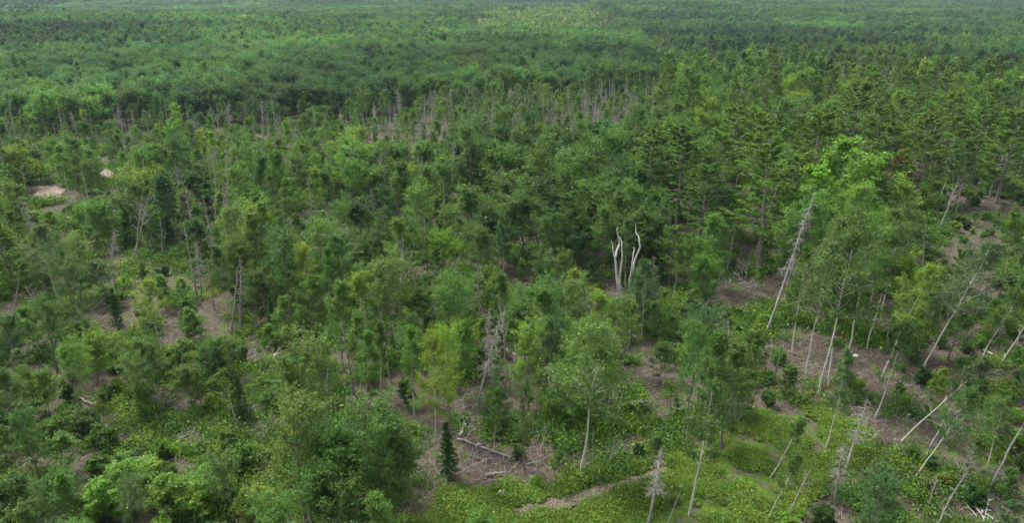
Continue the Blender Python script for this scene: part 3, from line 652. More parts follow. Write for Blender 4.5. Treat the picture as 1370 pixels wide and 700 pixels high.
def region(r, gx, gy, d):
    """spacing, kind, height, tone, form, width factor for a tree whose foot is at photo pixel (gx, gy)"""
    if inpoly(gx, gy, SWATH): return None
    for (cx, cy), rx, ry in SANDS:
        if ((gx - cx) / (rx * 1.6)) ** 2 + ((gy - cy) / (ry * 1.6)) ** 2 < 1: return None
    T = lambda L_: L_[r.integers(len(L_))]
    if gy < far_edge(gx): return None                                        # the closed forest beyond, built below
    if inpoly(gx, gy, POLY['pines']):
        k, lo, hi, tn = mixof(r, [(.08, 'pine_tree', 13, 19, ['olive-green'] * 4 + ['mid-green']), (.56, 'broadleaf_tree', 8, 13, LIGHT + ['mid-green'] * 3), (.11, 'birch_tree', 11, 15, MID), (.08, 'dead_tree', 8, 15, MID), (.06, 'sapling', 3, 6, MID)])
        return 4.1, k, r.uniform(lo, hi), T(tn)
    if inpoly(gx, gy, POLY['maples']):
        k, lo, hi, tn = mixof(r, [(.82, 'broadleaf_tree', 9.5, 13.5, DARK + ['bright-green']), (.08, 'pine_tree', 10, 15, ['mid-green', 'olive-green']), (.05, 'dead_tree', 7, 12, MID), (.05, 'sapling', 3, 5, LIGHT)])
        return 3.8, k, r.uniform(lo, hi), T(tn)
    if inpoly(gx, gy, POLY['aspens']):
        k, lo, hi, tn = mixof(r, [(.5, 'birch_tree', 11, 16, LIGHT), (.38, 'broadleaf_tree', 8, 13, LIGHT), (.12, 'sapling', 3, 6, LIGHT)])
        return 3.3, k, r.uniform(lo, hi), T(tn)
    if inpoly(gx, gy, POLY['slash']):
        k, lo, hi, tn = mixof(r, [(.62, 'shrub', 1.2, 2.3, LIGHT), (.22, 'sapling', 2, 4.5, MID), (.07, 'birch_tree', 6, 11, MID), (.06, 'dead_tree', 3, 8, MID), (.03, 'broadleaf_tree', 6, 9, MID)])
        return 3.4, k, r.uniform(lo, hi), T(tn)
    if inpoly(gx, gy, POLY['cut']):
        k, lo, hi, tn = mixof(r, [(.5, 'shrub', 1.2, 2.1, LIGHT), (.27, 'sapling', 2, 5, MID), (.10, 'birch_tree', 8, 12, LIGHT), (.07, 'dead_tree', 3, 9, MID), (.06, 'broadleaf_tree', 5, 8, MID)])
        return 3.3, k, r.uniform(lo, hi), T(tn)
    if inpoly(gx, gy, POLY['litter']):
        k, lo, hi, tn = mixof(r, [(.6, 'shrub', 1.1, 1.7, LIGHT), (.3, 'sapling', 1.5, 3.5, MID), (.1, 'dead_tree', 2, 5, MID)])
        return 3.6, k, r.uniform(lo, hi), T(tn)
    if inpoly(gx, gy, POLY['clearing']):
        k, lo, hi, tn = mixof(r, [(.40, 'dead_tree', 5, 11, MID), (.27, 'sapling', 2.5, 5, MID), (.33, 'birch_tree', 6, 11, ['grey-green', 'mid-green', 'olive-green'])])
        return 2.7, k, r.uniform(lo, hi), T(tn)
    if inpoly(gx, gy, POLY['right']):
        k, lo, hi, tn = mixof(r, [(.42, 'shrub', 1.2, 2.1, LIGHT), (.34, 'sapling', 2, 5.5, MID + ['grey-green'] * 3), (.12, 'birch_tree', 6, 10, ['grey-green', 'mid-green', 'blue-green']), (.12, 'dead_tree', 3, 8, MID), (.04, 'broadleaf_tree', 5, 7, MID)])
        return 2.45, k, r.uniform(lo, hi), T(tn)
    if gy < 235:
        k, lo, hi, tn = mixof(r, [(.50, 'broadleaf_tree', 4, 8, MID + ['olive-green', 'bright-green', 'grey-green']), (.20, 'birch_tree', 6, 10, MID), (.13, 'sapling', 3, 6, MID), (.17, 'dead_tree', 6, 12, MID), (.03, 'pine_tree', 6, 9, ['olive-green', 'blue-green', 'mid-green'])])
        return 4.0, k, r.uniform(lo, hi), T(tn)
    if gy < 480 and gx < 600 or gy < 330:
        k, lo, hi, tn = mixof(r, [(.50, 'broadleaf_tree', 6.5, 11.5, MID + ['bright-green'] * 3), (.22, 'sapling', 3, 6, MID), (.10, 'shrub', 1, 2.4, LIGHT), (.12, 'birch_tree', 7, 12, LIGHT), (.13, 'dead_tree', 6, 12.5, MID), (.01, 'spruce_tree', 4, 7, ['dark-green'])])
        return 3.05, k, r.uniform(lo, hi), T(tn)
    if gx > 400:
        k, lo, hi, tn = mixof(r, [(.55, 'broadleaf_tree', 6, 11, MID + ['bright-green'] * 5), (.25, 'sapling', 2.5, 5, LIGHT), (.12, 'shrub', 1, 2.2, LIGHT), (.06, 'birch_tree', 7, 11, MID), (.07, 'dead_tree', 6, 11, MID)])
        return 3.15, k, r.uniform(lo, hi), T(tn)
    k, lo, hi, tn = mixof(r, [(.30, 'shrub', 1.3, 2.9, LIGHT + MID), (.36, 'sapling', 2.8, 5.5, MID + LIGHT), (.32, 'broadleaf_tree', 4, 7.5, MID + ['bright-green'] * 3), (.03, 'dead_tree', 2.5, 6, MID), (.03, 'spruce_tree', 2.5, 5, ['dark-green'])])
    return 2.05, k, r.uniform(lo, hi), T(tn)

WIDTH = {'broadleaf_tree': .30, 'birch_tree': .17, 'pine_tree': .19, 'spruce_tree': .22, 'sapling': .33, 'shrub': .5, 'dead_tree': .06}
def hides_clear(kind, x, y, z, h, gy):
    cr = WIDTH[kind] * h; lo = 0.5 if kind in ('birch_tree',) else 0.3 if kind != 'shrub' else 0
    qx, qt, f = proj(x, y, z + h); _, qb, _ = proj(x, y, z + lo * h); hw = cr * FPX / f
    for x0, y0, x1, y1, by_ in CLEAR:
        if gy > by_ - 2 and qx + hw > x0 and qx - hw < x1 and qb > y0 and qt < y1: return True
    return False

def scatter():
    r = np.random.default_rng(21)
    cell = 2.5; grid = {}
    def near(x, y, s):
        cx, cy = int(x // cell), int(y // cell); k = int(s // cell) + 1
        for i in range(cx - k, cx + k + 1):
            for j in range(cy - k, cy + k + 1):
                for (a, b, t) in grid.get((i, j), ()):
                    if (a - x) ** 2 + (b - y) ** 2 < (0.5 * (s + t)) ** 2: return True
        return False
    def put(x, y, s): grid.setdefault((int(x // cell), int(y // cell)), []).append((x, y, s))
    size = {'broadleaf_tree': 1.12, 'pine_tree': 1.05, 'birch_tree': .85, 'sapling': .75, 'shrub': .62, 'dead_tree': .7, 'spruce_tree': .8}
    for t in TREES: put(t['x'], t['y'], 2.6 * size[t['kind']])
    n = 42000
    dist = np.sqrt(r.random(n) * (430 ** 2 - 22 ** 2) + 22 ** 2); ang = r.uniform(-math.radians(43), math.radians(43), n)
    for dd, aa in zip(dist, ang):
        x, y = dd * math.sin(aa), dd * math.cos(aa); z = float(ground_z(x, y))
        gx, gy, f = proj(x, y, z)
        g = region(r, float(gx), float(gy), dd)
        if g is None or gy > 1150: continue
        s, kind, h, tone = g
        thin = float(fbm(x / 13, y / 13, 77))                              # natural gaps
        s *= size[kind] * (0.80 + 0.9 * max(0, thin - 0.40) * 2.2)
        if near(x, y, s) or hides_clear(kind, x, y, z, h, gy): continue
        put(x, y, s)
        lean = abs(r.normal(0, 4)) if kind != 'dead_tree' else abs(r.normal(0, 9))
        w = r.uniform(.85, 1.15) if kind == 'broadleaf_tree' else r.uniform(.85, 1.2); form = None
        if kind == 'broadleaf_tree' and not inpoly(gx, gy, POLY['maples']) and r.random() < .42: form = 'upright' if r.random() < .4 else 'open'
        if kind == 'broadleaf_tree' and gy < 270 and form in (None, 'upright'): form = ('round', 'spreading', 'open', 'round')[r.integers(4)]
        TREES.append(spec(kind, x, y, h, tone, form, lean, r.uniform(0, 360), w))
scatter()

for t in TREES:
    t['z'] = float(ground_z(t['x'], t['y'])); t['rot'] = rng.uniform(0, 6.283); t['d'] = math.dist((t['x'], t['y'], t['z'] + t['h'] / 2), (0, 0, CAM_H))
    t['px'], t['py'], _ = (float(v) for v in proj(t['x'], t['y'], t['z'] + t['h'] * (0.75 if t['kind'] not in ('dead_tree', 'shrub') else 0.5)))
    t['bx'], t['by'], _ = (float(v) for v in proj(t['x'], t['y'], t['z'] + 0.1)); t['tx'], t['ty'], _ = (float(v) for v in proj(t['x'], t['y'], t['z'] + t['h']))
    hw = WIDTH[t['kind']] * t['h'] * FPX / t['d']
    t['in'] = t['px'] > -hw * 0.5 and t['px'] < 1370 + hw * 0.5 and t['ty'] < 690 and t['by'] > 4
    t['area'] = (t['h'] / t['d']) ** 2 * WIDTH[t['kind']] * (100 if t['hand'] else 1)

# the ones in view that show largest are things; the rest of each kind is one stand
LIMIT = {'broadleaf_tree': 285, 'birch_tree': 190, 'pine_tree': 110, 'spruce_tree': 40, 'sapling': 270, 'shrub': 270, 'dead_tree': 230}
SINGLE, REST = [], {k: [] for k in KINDS}
for k in KINDS:
    mine = sorted((t for t in TREES if t['kind'] == k), key=lambda t: -t['area'])
    seen = [t for t in mine if t['in']]; keep = seen[:LIMIT[k]]; ids = {id(t) for t in keep}
    SINGLE += keep; REST[k] = [t for t in mine if id(t) not in ids]

def lod_of(d): return 0 if d < 118 else 1 if d < 300 else 2

# ------------------------------------------------------------------ single trees
GROUPS = {'broadleaf_tree': 'single broadleaf trees', 'birch_tree': 'pale stemmed birches and aspens', 'pine_tree': 'pines of the stand', 'spruce_tree': 'small dark spruces', 'sapling': 'saplings among the trees', 'shrub': 'shrubs on the forest floor', 'dead_tree': 'standing dead trees'}
_first = {}
def place_tree(t):
    kind, v, lod = t['kind'], t['v'], lod_of(t['d']); key = (kind, v, lod)
    if key not in _first:
        root = bpy.data.objects.new(kind, None); root.empty_display_size = 0.5
        wm, lm = part_meshes(*key)
        kids = [bpy.data.objects.new('trunk', wm)] + ([bpy.data.objects.new('crown', lm)] if lm else [])
        _first[key] = (root, kids)
    else:
        r0, k0 = _first[key]; root = r0.copy(); kids = [c.copy() for c in k0]
    COL.objects.link(root)
    for c in kids: COL.objects.link(c); c.parent = root
    s = t['h'] / KINDS[kind]['h']; w = s * t['w'] * (1 if kind != 'dead_tree' else 1.1 if s < .8 else max(.62, 1 - .5 * (s - .8)))
    root.location = (t['x'], t['y'], t['z'] - 0.03); root.scale = (w, w, s)
    tl, az = math.radians(t['tilt']), math.radians(t['taz'])
    ax = Vector((-math.sin(az + math.pi / 2) * 0 + math.cos(az) * -1, math.sin(az), 0))     # axis square to the lean's azimuth (0 = +Y, 90 = +X)
    from mathutils import Quaternion
    q = Quaternion(ax, tl) @ Quaternion((0, 0, 1), t['rot'])
    root.rotation_mode = 'QUATERNION'; root.rotation_quaternion = q
    root['category'] = {'broadleaf_tree': 'tree', 'birch_tree': 'birch', 'pine_tree': 'pine', 'spruce_tree': 'spruce', 'sapling': 'sapling', 'shrub': 'shrub', 'dead_tree': 'dead tree'}[kind]
    root['group'] = GROUPS[kind]
    c = (*tone_rgb(t['tone']), 1)
    for k in kids: k.color = c
    return root
LABELLED = []                                       # (object, describing words, noun, photo position)
for t in SINGLE:
    t['obj'] = place_tree(t)

# ------------------------------------------------------------------ stands: instances of the reference trees on the points of ONE object
def stand(name, items):
    """items: (source object index key, x, y, z, rot, sx, sz, tone rgb)"""
    keys = sorted({it[0] for it in items}, key=str); n = len(items)
    me = bpy.data.meshes.new(name); me.vertices.add(n)
    me.vertices.foreach_set('co', np.array([[i[1], i[2], i[3]] for i in items], np.float32).ravel())
    def attr(nm, ty, arr, f='value'): a = me.attributes.new(nm, ty, 'POINT'); a.data.foreach_set(f, np.asarray(arr).ravel())
    ix = {k: i for i, k in enumerate(keys)}
    attr('which', 'INT', np.array([ix[i[0]] for i in items], np.int32))
    attr('turn', 'FLOAT_VECTOR', np.array([[0, 0, i[4]] for i in items], np.float32), 'vector')
    attr('size', 'FLOAT_VECTOR', np.array([[i[5], i[5], i[6]] for i in items], np.float32), 'vector')
    attr('tone', 'FLOAT_VECTOR', np.array([i[7] for i in items], np.float32), 'vector')
    o = bpy.data.objects.new(name, me); COL.objects.link(o); o['kind'] = 'stuff'
    ng = bpy.data.node_groups.new(name + '_nodes', 'GeometryNodeTree')
    ng.interface.new_socket('Geometry', in_out='INPUT', socket_type='NodeSocketGeometry'); ng.interface.new_socket('Geometry', in_out='OUTPUT', socket_type='NodeSocketGeometry')
    N, L = ng.nodes, ng.links
    gi, go, jn = N.new('NodeGroupInput'), N.new('NodeGroupOutput'), N.new('GeometryNodeJoinGeometry')
    def named(nm, ty): a = N.new('GeometryNodeInputNamedAttribute'); a.data_type = ty; a.inputs['Name'].default_value = nm; return next(x for x in a.outputs if x.enabled and x.name == 'Attribute')
    wh, tu, si = named('which', 'INT'), named('turn', 'FLOAT_VECTOR'), named('size', 'FLOAT_VECTOR')
    e2r = N.new('FunctionNodeEulerToRotation'); L.new(tu, e2r.inputs[0])
    for k in keys:
        oi = N.new('GeometryNodeObjectInfo'); oi.inputs['Object'].default_value = k if isinstance(k, bpy.types.Object) else joint_object(*k); oi.inputs['As Instance'].default_value = True
        cmpn = N.new('FunctionNodeCompare'); cmpn.data_type = 'INT'; cmpn.operation = 'EQUAL'
        ins = [s for s in cmpn.inputs if s.enabled]; L.new(wh, ins[0]); ins[1].default_value = ix[k]
        ip = N.new('GeometryNodeInstanceOnPoints')
        L.new(gi.outputs[0], ip.inputs['Points']); L.new(cmpn.outputs[0], ip.inputs['Selection']); L.new(oi.outputs['Geometry'], ip.inputs['Instance'])
        L.new(e2r.outputs[0], ip.inputs['Rotation']); L.new(si, ip.inputs['Scale']); L.new(ip.outputs[0], jn.inputs[0])
    L.new(jn.outputs[0], go.inputs[0])
    md = o.modifiers.new('stand', 'NODES'); md.node_group = ng
    return o

STAND_NAMES = {'broadleaf_tree': 'broadleaf_woodland', 'birch_tree': 'birch_woodland', 'pine_tree': 'pine_woodland', 'spruce_tree': 'spruce_thicket', 'sapling': 'sapling_thicket', 'shrub': 'undergrowth', 'dead_tree': 'dead_stem_thicket'}
STANDS = {k: [] for k in KINDS}
for k in KINDS:
    for t in REST[k]:
        s = t['h'] / KINDS[k]['h']
        STANDS[k].append(((k, t['v'], lod_of(t['d'])), t['x'], t['y'], t['z'], t['rot'], s * t['w'], s, tone_rgb(t['tone'])))

# the closed forest beyond the thinned ground, out to the hills
def far_forest():
    r = np.random.default_rng(5)
    shells = [(90, 430, 5.1, 2), (430, 800, 5.8, 2), (800, 1500, 7.2, 2), (1500, 2900, 9.5, 2)]
    for d0, d1, sp, lod in shells:
        m = math.radians(42 if d0 < 500 else 38)
        xs = np.arange(-d1 * math.sin(m), d1 * math.sin(m), sp); ys = np.arange(d0 * math.cos(m), d1, sp)
        X, Y = np.meshgrid(xs, ys); X = X + (np.arange(len(ys)) % 2 * sp / 2)[:, None]
        X = (X + r.uniform(-.42, .42, X.shape) * sp).ravel(); Y = (Y + r.uniform(-.42, .42, Y.shape) * sp).ravel()
        D = np.hypot(X, Y); ok = (D >= d0) & (D < d1) & (np.abs(np.arctan2(X, Y)) < m); X, Y, D = X[ok], Y[ok], D[ok]
        Z = ground_z(X, Y); gx, gy, _ = proj(X, Y, Z)
        edge = np.interp(gx, np.arange(-300, 1701, 20), [far_edge(v) for v in range(-300, 1701, 20)])
        edge = edge + (fbm(X / 9, Y / 9, 55) - 0.5) * 10
        patch = fbm(X / 60, Y / 60, 12); patch2 = fbm(X / 170, Y / 110, 40); gaps = fbm(X / 22, Y / 22, 61)
        wob = (fbm(X / 45, Y / 90, 14) - .5); mead = inpoly_np(gx + wob * 70, gy + wob * 12, MEADOW) & ((fbm(X / 30, Y / 60, 15) < .62) | (r.random(len(X)) < .5)); wet = inpoly_np(gx, gy, [(600, 50), (640, 4), (790, 4), (830, 30), (820, 52)]) | ((gx > 860) & (gx < 1330) & (gy > 52) & (gy < 92) & (patch > .42))
        for x, y, z, d, px, py, e, p1, p2, g, me_, we in zip(X, Y, Z, D, gx, gy, edge, patch, patch2, gaps, mead, wet):
            if me_ and py < e and r.random() < .8:
                s = r.uniform(.5, 1.3); STANDS['sapling'].append((('sapling', int(r.integers(6)), 2), x, y, z - .5, r.uniform(0, 6.28), s * 2.2, s * .5, tuple(np.array(TONES['yellow-green' if r.random() < .7 else 'olive-green']) * 1.0)))
            if py >= e or me_: continue
            hm = 1.0; rr = r.random()
            right_mixed = px > 880 and py > 62 and d < 420
            if we: k = 'broadleaf_tree' if rr < .6 else 'birch_tree'; h = r.uniform(4, 8); tn = ('olive-green', 'yellow-green', 'bright-green', 'grey-green', 'mid-green')[r.integers(5)]
            elif d > 2000 or d > 1350 + px * 2.6 + (p1 - .5) * 500 and px < 420: k = 'pine_tree' if rr < .6 else 'broadleaf_tree'; h = r.uniform(11, 17); tn = ('dark-green', 'blue-green', 'dark-green', 'mid-green')[r.integers(4)]
            elif right_mixed:
                k = ('broadleaf_tree', 'birch_tree', 'pine_tree', 'sapling', 'dead_tree')[int(np.searchsorted([.68, .88, .91, .96, 1.0], rr))]; h = r.uniform(6, 10) if k != 'sapling' else r.uniform(4, 6)
                tn = ('mid-green', 'olive-green', 'bright-green', 'yellow-green', 'grey-green', 'olive-green', 'mid-green')[r.integers(7)]
            else:
                k = 'broadleaf_tree' if rr < .955 else 'pine_tree' if rr < .962 else 'birch_tree' if rr < .995 else 'dead_tree'
                h = r.uniform(9.5, 14.5) + 4 * (p1 - .5); 
                tn = ('dark-green', 'mid-green', 'mid-green', 'blue-green', 'dark-green', 'mid-green')[r.integers(6)] if p1 < .58 else ('mid-green', 'bright-green', 'mid-green', 'mid-green', 'blue-green')[r.integers(5)]
                if g > .74 and d > 200: h *= .55
            grow_ = 1.0 if d < 800 else 1.25 if d < 1500 else 1.6
            v = int(r.integers(len(KINDS[k]['forms']))); s = h / KINDS[k]['h']
            if k == 'broadleaf_tree' and not (we or right_mixed): v = (0, 1, 4, 6)[v % 4]
            w = s * grow_ * r.uniform(.8, 1.12) * (0.86 if k == 'broadleaf_tree' else 1.1)
            if k == 'sapling' : w *= 1.1
            STANDS[k].append(((k, v, 1 if d < 460 else 2), x, y, z - .1, r.uniform(0, 6.283), w, s, tuple(np.array(TONES[tn]) * (np.array([.92, .95, 1.45]) if k == 'broadleaf_tree' and not we else np.array([.95, 1, 1.2])) * np.exp(r.normal(size=3) * np.array([.08, .06, .08])) * math.exp(r.normal() * .10 + (p2 - .5) * -1.3 - (.4 if px < 420 and d > 1350 + px * 2.6 + (p1 - .5) * 500 else 0) + (p1 - .5) * .5 - (.35 if px < 270 and 46 < py < 80 else 0)))))
far_forest()
for k, nm in STAND_NAMES.items():
    if k != 'shrub' and STANDS[k]: stand(nm, STANDS[k])

# ------------------------------------------------------------------ ground growth and slash
def undergrowth():
    r = np.random.default_rng(33); items = list(STANDS['shrub']); ferns = []
    HT = {k: [bpy.data.objects.new(k + '_source', herb(np.random.default_rng(i + 3), k).joint_mesh(k + '_source', BARK, LEAF_I)) for i in range(3)] for k in ('fern', 'clump', 'blade')}
    n = 85000; dist = np.sqrt(r.random(n) * (230 ** 2 - 30 ** 2) + 30 ** 2); ang = r.uniform(-math.radians(41), math.radians(41), n)
    X, Y = dist * np.sin(ang), dist * np.cos(ang); Z = ground_z(X, Y); gx, gy, _ = proj(X, Y, Z)
    f1 = fbm(X / 5, Y / 5, 90); f2 = fbm(X / 1.7, Y / 1.7, 95); sw = inpoly_np(gx + (fbm(X / 2, Y / 2, 8) - .5) * 30, gy + (fbm(X / 2, Y / 2, 18) - .5) * 20, SWATH)
    lit = inpoly_np(gx, gy, POLY['litter']) | inpoly_np(gx, gy, POLY['cut']); bare = inpoly_np(gx, gy, POLY['clearing']); f1 = f1 - .09 * bare
    slash = inpoly_np(gx, gy, POLY['slash']) | inpoly_np(gx, gy, POLY['right'])
    tr = np.array([at(*p)[:2] for p in TRACK_PX])
    for x, y, z, px, py, d, a, b, s, l, sl_ in zip(X, Y, Z, gx, gy, dist, f1, f2, sw, lit, slash):
        if py < far_edge(px) or py > 800: continue
        if any(((px - cx) / (rx * 1.3)) ** 2 + ((py - cy) / (ry * 1.3)) ** 2 < 1 for (cx, cy), rx, ry in SANDS): continue
        if s or inpoly(px, py, POLY['clearing']) and r.random() < .93: continue
        th = (.505 if px < 430 and py > 440 else .55) if not (l or sl_) else .575
        if a * .6 + b * .4 < th or r.random() < .25: continue
        k = 'clump' if r.random() < .75 else ('fern' if r.random() < .5 else 'blade'); tn = ('mid-green', 'bright-green', 'yellow-green', 'mid-green', 'dark-green', 'bright-green')[r.integers(6)]
        sc = r.uniform(.7, 1.7) * (1 + d / 300); items.append((HT[k][r.integers(3)], x, y, z + .02, r.uniform(0, 6.28), sc, sc * r.uniform(.8, 1.2), tone_rgb(tn)))
    stand('undergrowth', items)
    # bright fern and low growth along the open swath
    n = 26000; x0, x1, y0, y1 = -14, 34, 34, 72
    X = r.uniform(x0, x1, n); Y = r.uniform(y0, y1, n); Z = ground_z(X, Y); gx, gy, _ = proj(X, Y, Z)
    sw = inpoly_np(gx + (fbm(X / 2.5, Y / 2.5, 8) - .5) * 70, gy + (fbm(X / 2.5, Y / 2.5, 18) - .5) * 40, SWATH); dn = fbm(X / 2.4, Y / 2.4, 71)
    for x, y, z, s, q in zip(X, Y, Z, sw, dn):
        if not s or q < .38 + .16 * r.random(): continue
        seg = tr[1:] - tr[:-1]; tt = np.clip((((np.array([x, y]) - tr[:-1]) * seg).sum(1)) / (seg ** 2).sum(1), 0, 1)
        if np.min(np.hypot(*(tr[:-1] + seg * tt[:, None] - np.array([x, y])).T)) < .6 + .75 * r.random(): continue
        k = 'fern' if r.random() < .55 else 'clump'; sc = r.uniform(.45, 1.25) * (0.45 + q * 1.0)
        c = np.array([.128, .212, .030]) * np.exp(r.normal(size=3) * .1) * (1.0 if r.random() < .75 else .6) * (.55 + .9 * float(fbm(x / 3.5, y / 3.5, 140)))
        ferns.append((HT[k][r.integers(3)], x, y, z + .08, r.uniform(0, 6.28), sc, sc * .85, tuple(c)))
    stand('fern_undergrowth', ferns)
undergrowth()

def slash_litter():
    """Sticks and brash left all over the felled ground: nobody could count it."""
    r = np.random.default_rng(44); n = 130000
    dist = np.sqrt(r.random(n) * (170 ** 2 - 34 ** 2) + 34 ** 2); ang = r.uniform(-math.radians(40), math.radians(40), n)
    X, Y = dist * np.sin(ang), dist * np.cos(ang); gx, gy, _ = proj(X, Y, ground_z(X, Y))
    dens = fbm(X / 4, Y / 4, 101); open_ = (gx > 930) | inpoly_np(gx, gy, POLY['litter']) | inpoly_np(gx, gy, POLY['clearing'])
    ok = (dens + .16 * open_ > .55) & ~inpoly_np(gx, gy, SWATH) & (gy < 760)
    X, Y, dist = X[ok], Y[ok], dist[ok]; n = len(X)
    a = r.random(n) * np.pi; L = r.uniform(.3, 1.9, n); e = np.abs(r.normal(0, .16, n))
    d = np.stack([np.cos(a) * np.cos(e), np.sin(a) * np.cos(e), np.sin(e)], 1); s = np.array([-.5, 0, .5])
    C = np.stack([X, Y, ground_z(X, Y) + .12 + np.sin(e) * L * .5 + r.random(n) * .12], 1)
    P = C[:, None] + d[:, None] * (L[:, None, None] * s[None, :, None]); P[:, 1] += r.normal(size=(n, 3)) * .06 * L[:, None]
    R = r.uniform(.009, .026, n) * (1 + dist / 260)
    pick = r.random(n); 
    for nm, mt, lo, hi in (('branch_litter', DEADW, 0, 1),):
        V, Q = tubes(P, R[:, None] * np.array([1.0, .9, .6])[None], 3)
        mi = np.repeat((pick > .35).astype(int) + (pick > .8).astype(int), 2 * 3)
        o = bpy.data.objects.new(nm, to_mesh(nm, V, Q, [DEADW, BARK, REDW], mi)); COL.objects.link(o); o['kind'] = 'stuff'
slash_litter()

# ------------------------------------------------------------------ single features
def feature(name, cat, parts, loc, rot=0.0, group=None, scale=1.0):
    """A thing of several parts: parts = [(name, mesh)]."""
    root = bpy.data.objects.new(name, None); COL.objects.link(root); root.location = loc; root.rotation_euler = (0, 0, rot); root.scale = (scale,) * 3
    root['category'] = cat
    if group: root['group'] = group
    for nm, me in parts:
        c = bpy.data.objects.new(nm, me); COL.objects.link(c); c.parent = root
    return root

# the bleached forked snag: one stub of a trunk and five bare, kinked stems
def px_path(foot, pts, jitter=0.0):
    """Kinked stem from photo pixels, standing in the upright plane through its foot; returned relative to the foot."""
    x0, y0, z0 = at(*foot); out = []
    for i, (px, py) in enumerate(pts):
        d = ray(px, py); yy = y0 + jitter * math.sin(i * 1.7); t = yy / d[1]; out.append([d[0] * t - x0, yy - y0, CAM_H + d[2] * t - z0])
    return np.array(out)
def resample(P, n=12):
    t = np.linspace(0, len(P) - 1, n); return np.stack([np.interp(t, np.arange(len(P)), P[:, i]) for i in range(3)], 1)
foot = (836, 425); fx, fy, fz = at(*foot)
stems = [([(836, 425), (834, 405), (827, 380), (823, 352), (821, 335), (818, 322)], .26, .035), ([(823, 345), (829, 326), (826, 308), (825, 303)], .15, .03), ([(834, 405), (829, 375), (832, 350), (833, 330), (829, 316)], .18, .03),
         ([(836, 420), (842, 390), (843, 370), (847, 345), (849, 330)], .21, .03), ([(843, 378), (848, 352), (855, 334), (856, 322), (851, 310), (850, 298)], .17, .03)]
parts = []
for i, (pts, ra, rb) in enumerate(stems):
    P = resample(px_path(foot, pts, .5 if i else 0), 14); tt = np.linspace(0, 1, 14)
    P[1:] += np.random.default_rng(i).normal(size=(13, 3)) * .05
    V, Q = tubes(P[None], (ra + (rb - ra) * tt)[None], 8); parts.append(('trunk' if i == 0 else 'stem', to_mesh('bleached_stem', V, Q, [BLEACH])))
snag_white = feature('dead_tree', 'dead tree', parts, (fx, fy, fz), group=GROUPS['dead_tree'])
snag_white['label'] = 'white bleached dead tree forked into several kinked bare stems among dark crowns'

def log_mesh(r, L, rad, mat, stubs=5):
    P = np.stack([np.linspace(0, L, 9), r.normal(size=9) * .03 * L ** .5, rad * 1.0 + r.normal(size=9) * .03], 1); tt = np.linspace(0, 1, 9)
    R_ = rad * (1 - .6 * tt); V, Q = tubes(P[None], R_[None], 8); capn = 8
    # closed butt ends: a small inner ring
    Ve, Qe = tubes(np.array([[P[0], P[0] + [0.004, 0, 0]]]), np.array([[rad, .004]]), 8)
    t = r.uniform(.25, .95, stubs); B = np.stack([np.interp(t, tt, P[:, i]) for i in range(3)], 1); a = r.random(stubs) * 6.28
    D = np.stack([r.uniform(.2, .8, stubs), np.cos(a), np.abs(np.sin(a))], 1); l = r.uniform(.2, .9, stubs); s = np.linspace(0, 1, 3)
    Vs, Qs = tubes(B[:, None] + D[:, None] * (l[:, None, None] * s[None, :, None]), .3 * rad * (1 - .6 * s)[None] * np.ones((stubs, 1)), 4)
    return to_mesh('log', np.concatenate([V, Ve, Vs]), np.concatenate([Q, Qe + len(V), Qs + len(V) + len(Ve)]), [mat])
rl = np.random.default_rng(12)
LOGS = [log_mesh(rl, 6, .12, m) for m in (DEADW, DEADW, BIRCH, REDW)]
LOG_WORD = ['grey', 'weathered grey', 'pale', 'reddish']
def log_at(p0, p1, which, thick=1.0):
    a, b = np.array(at(*p0)), np.array(at(*p1)); L = float(np.linalg.norm(b - a))
    o = bpy.data.objects.new('fallen_log', LOGS[which]); COL.objects.link(o); o.location = (a[0], a[1], a[2] + .12)
    s = L / 6; o.scale = (s, thick, thick); o.rotation_euler = (0, -math.asin(max(-1, min(1, (b[2] - a[2]) / max(L, .1)))), math.atan2(b[1] - a[1], b[0] - a[0]))
    o['category'] = 'log'; o['group'] = 'logs lying on the ground'
    LABELLED.append((o, ('long ' if L > 5 else 'short ' if L < 2.6 else '') + LOG_WORD[which], 'fallen log', ((p0[0] + p1[0]) / 2, (p0[1] + p1[1]) / 2)))
    return o
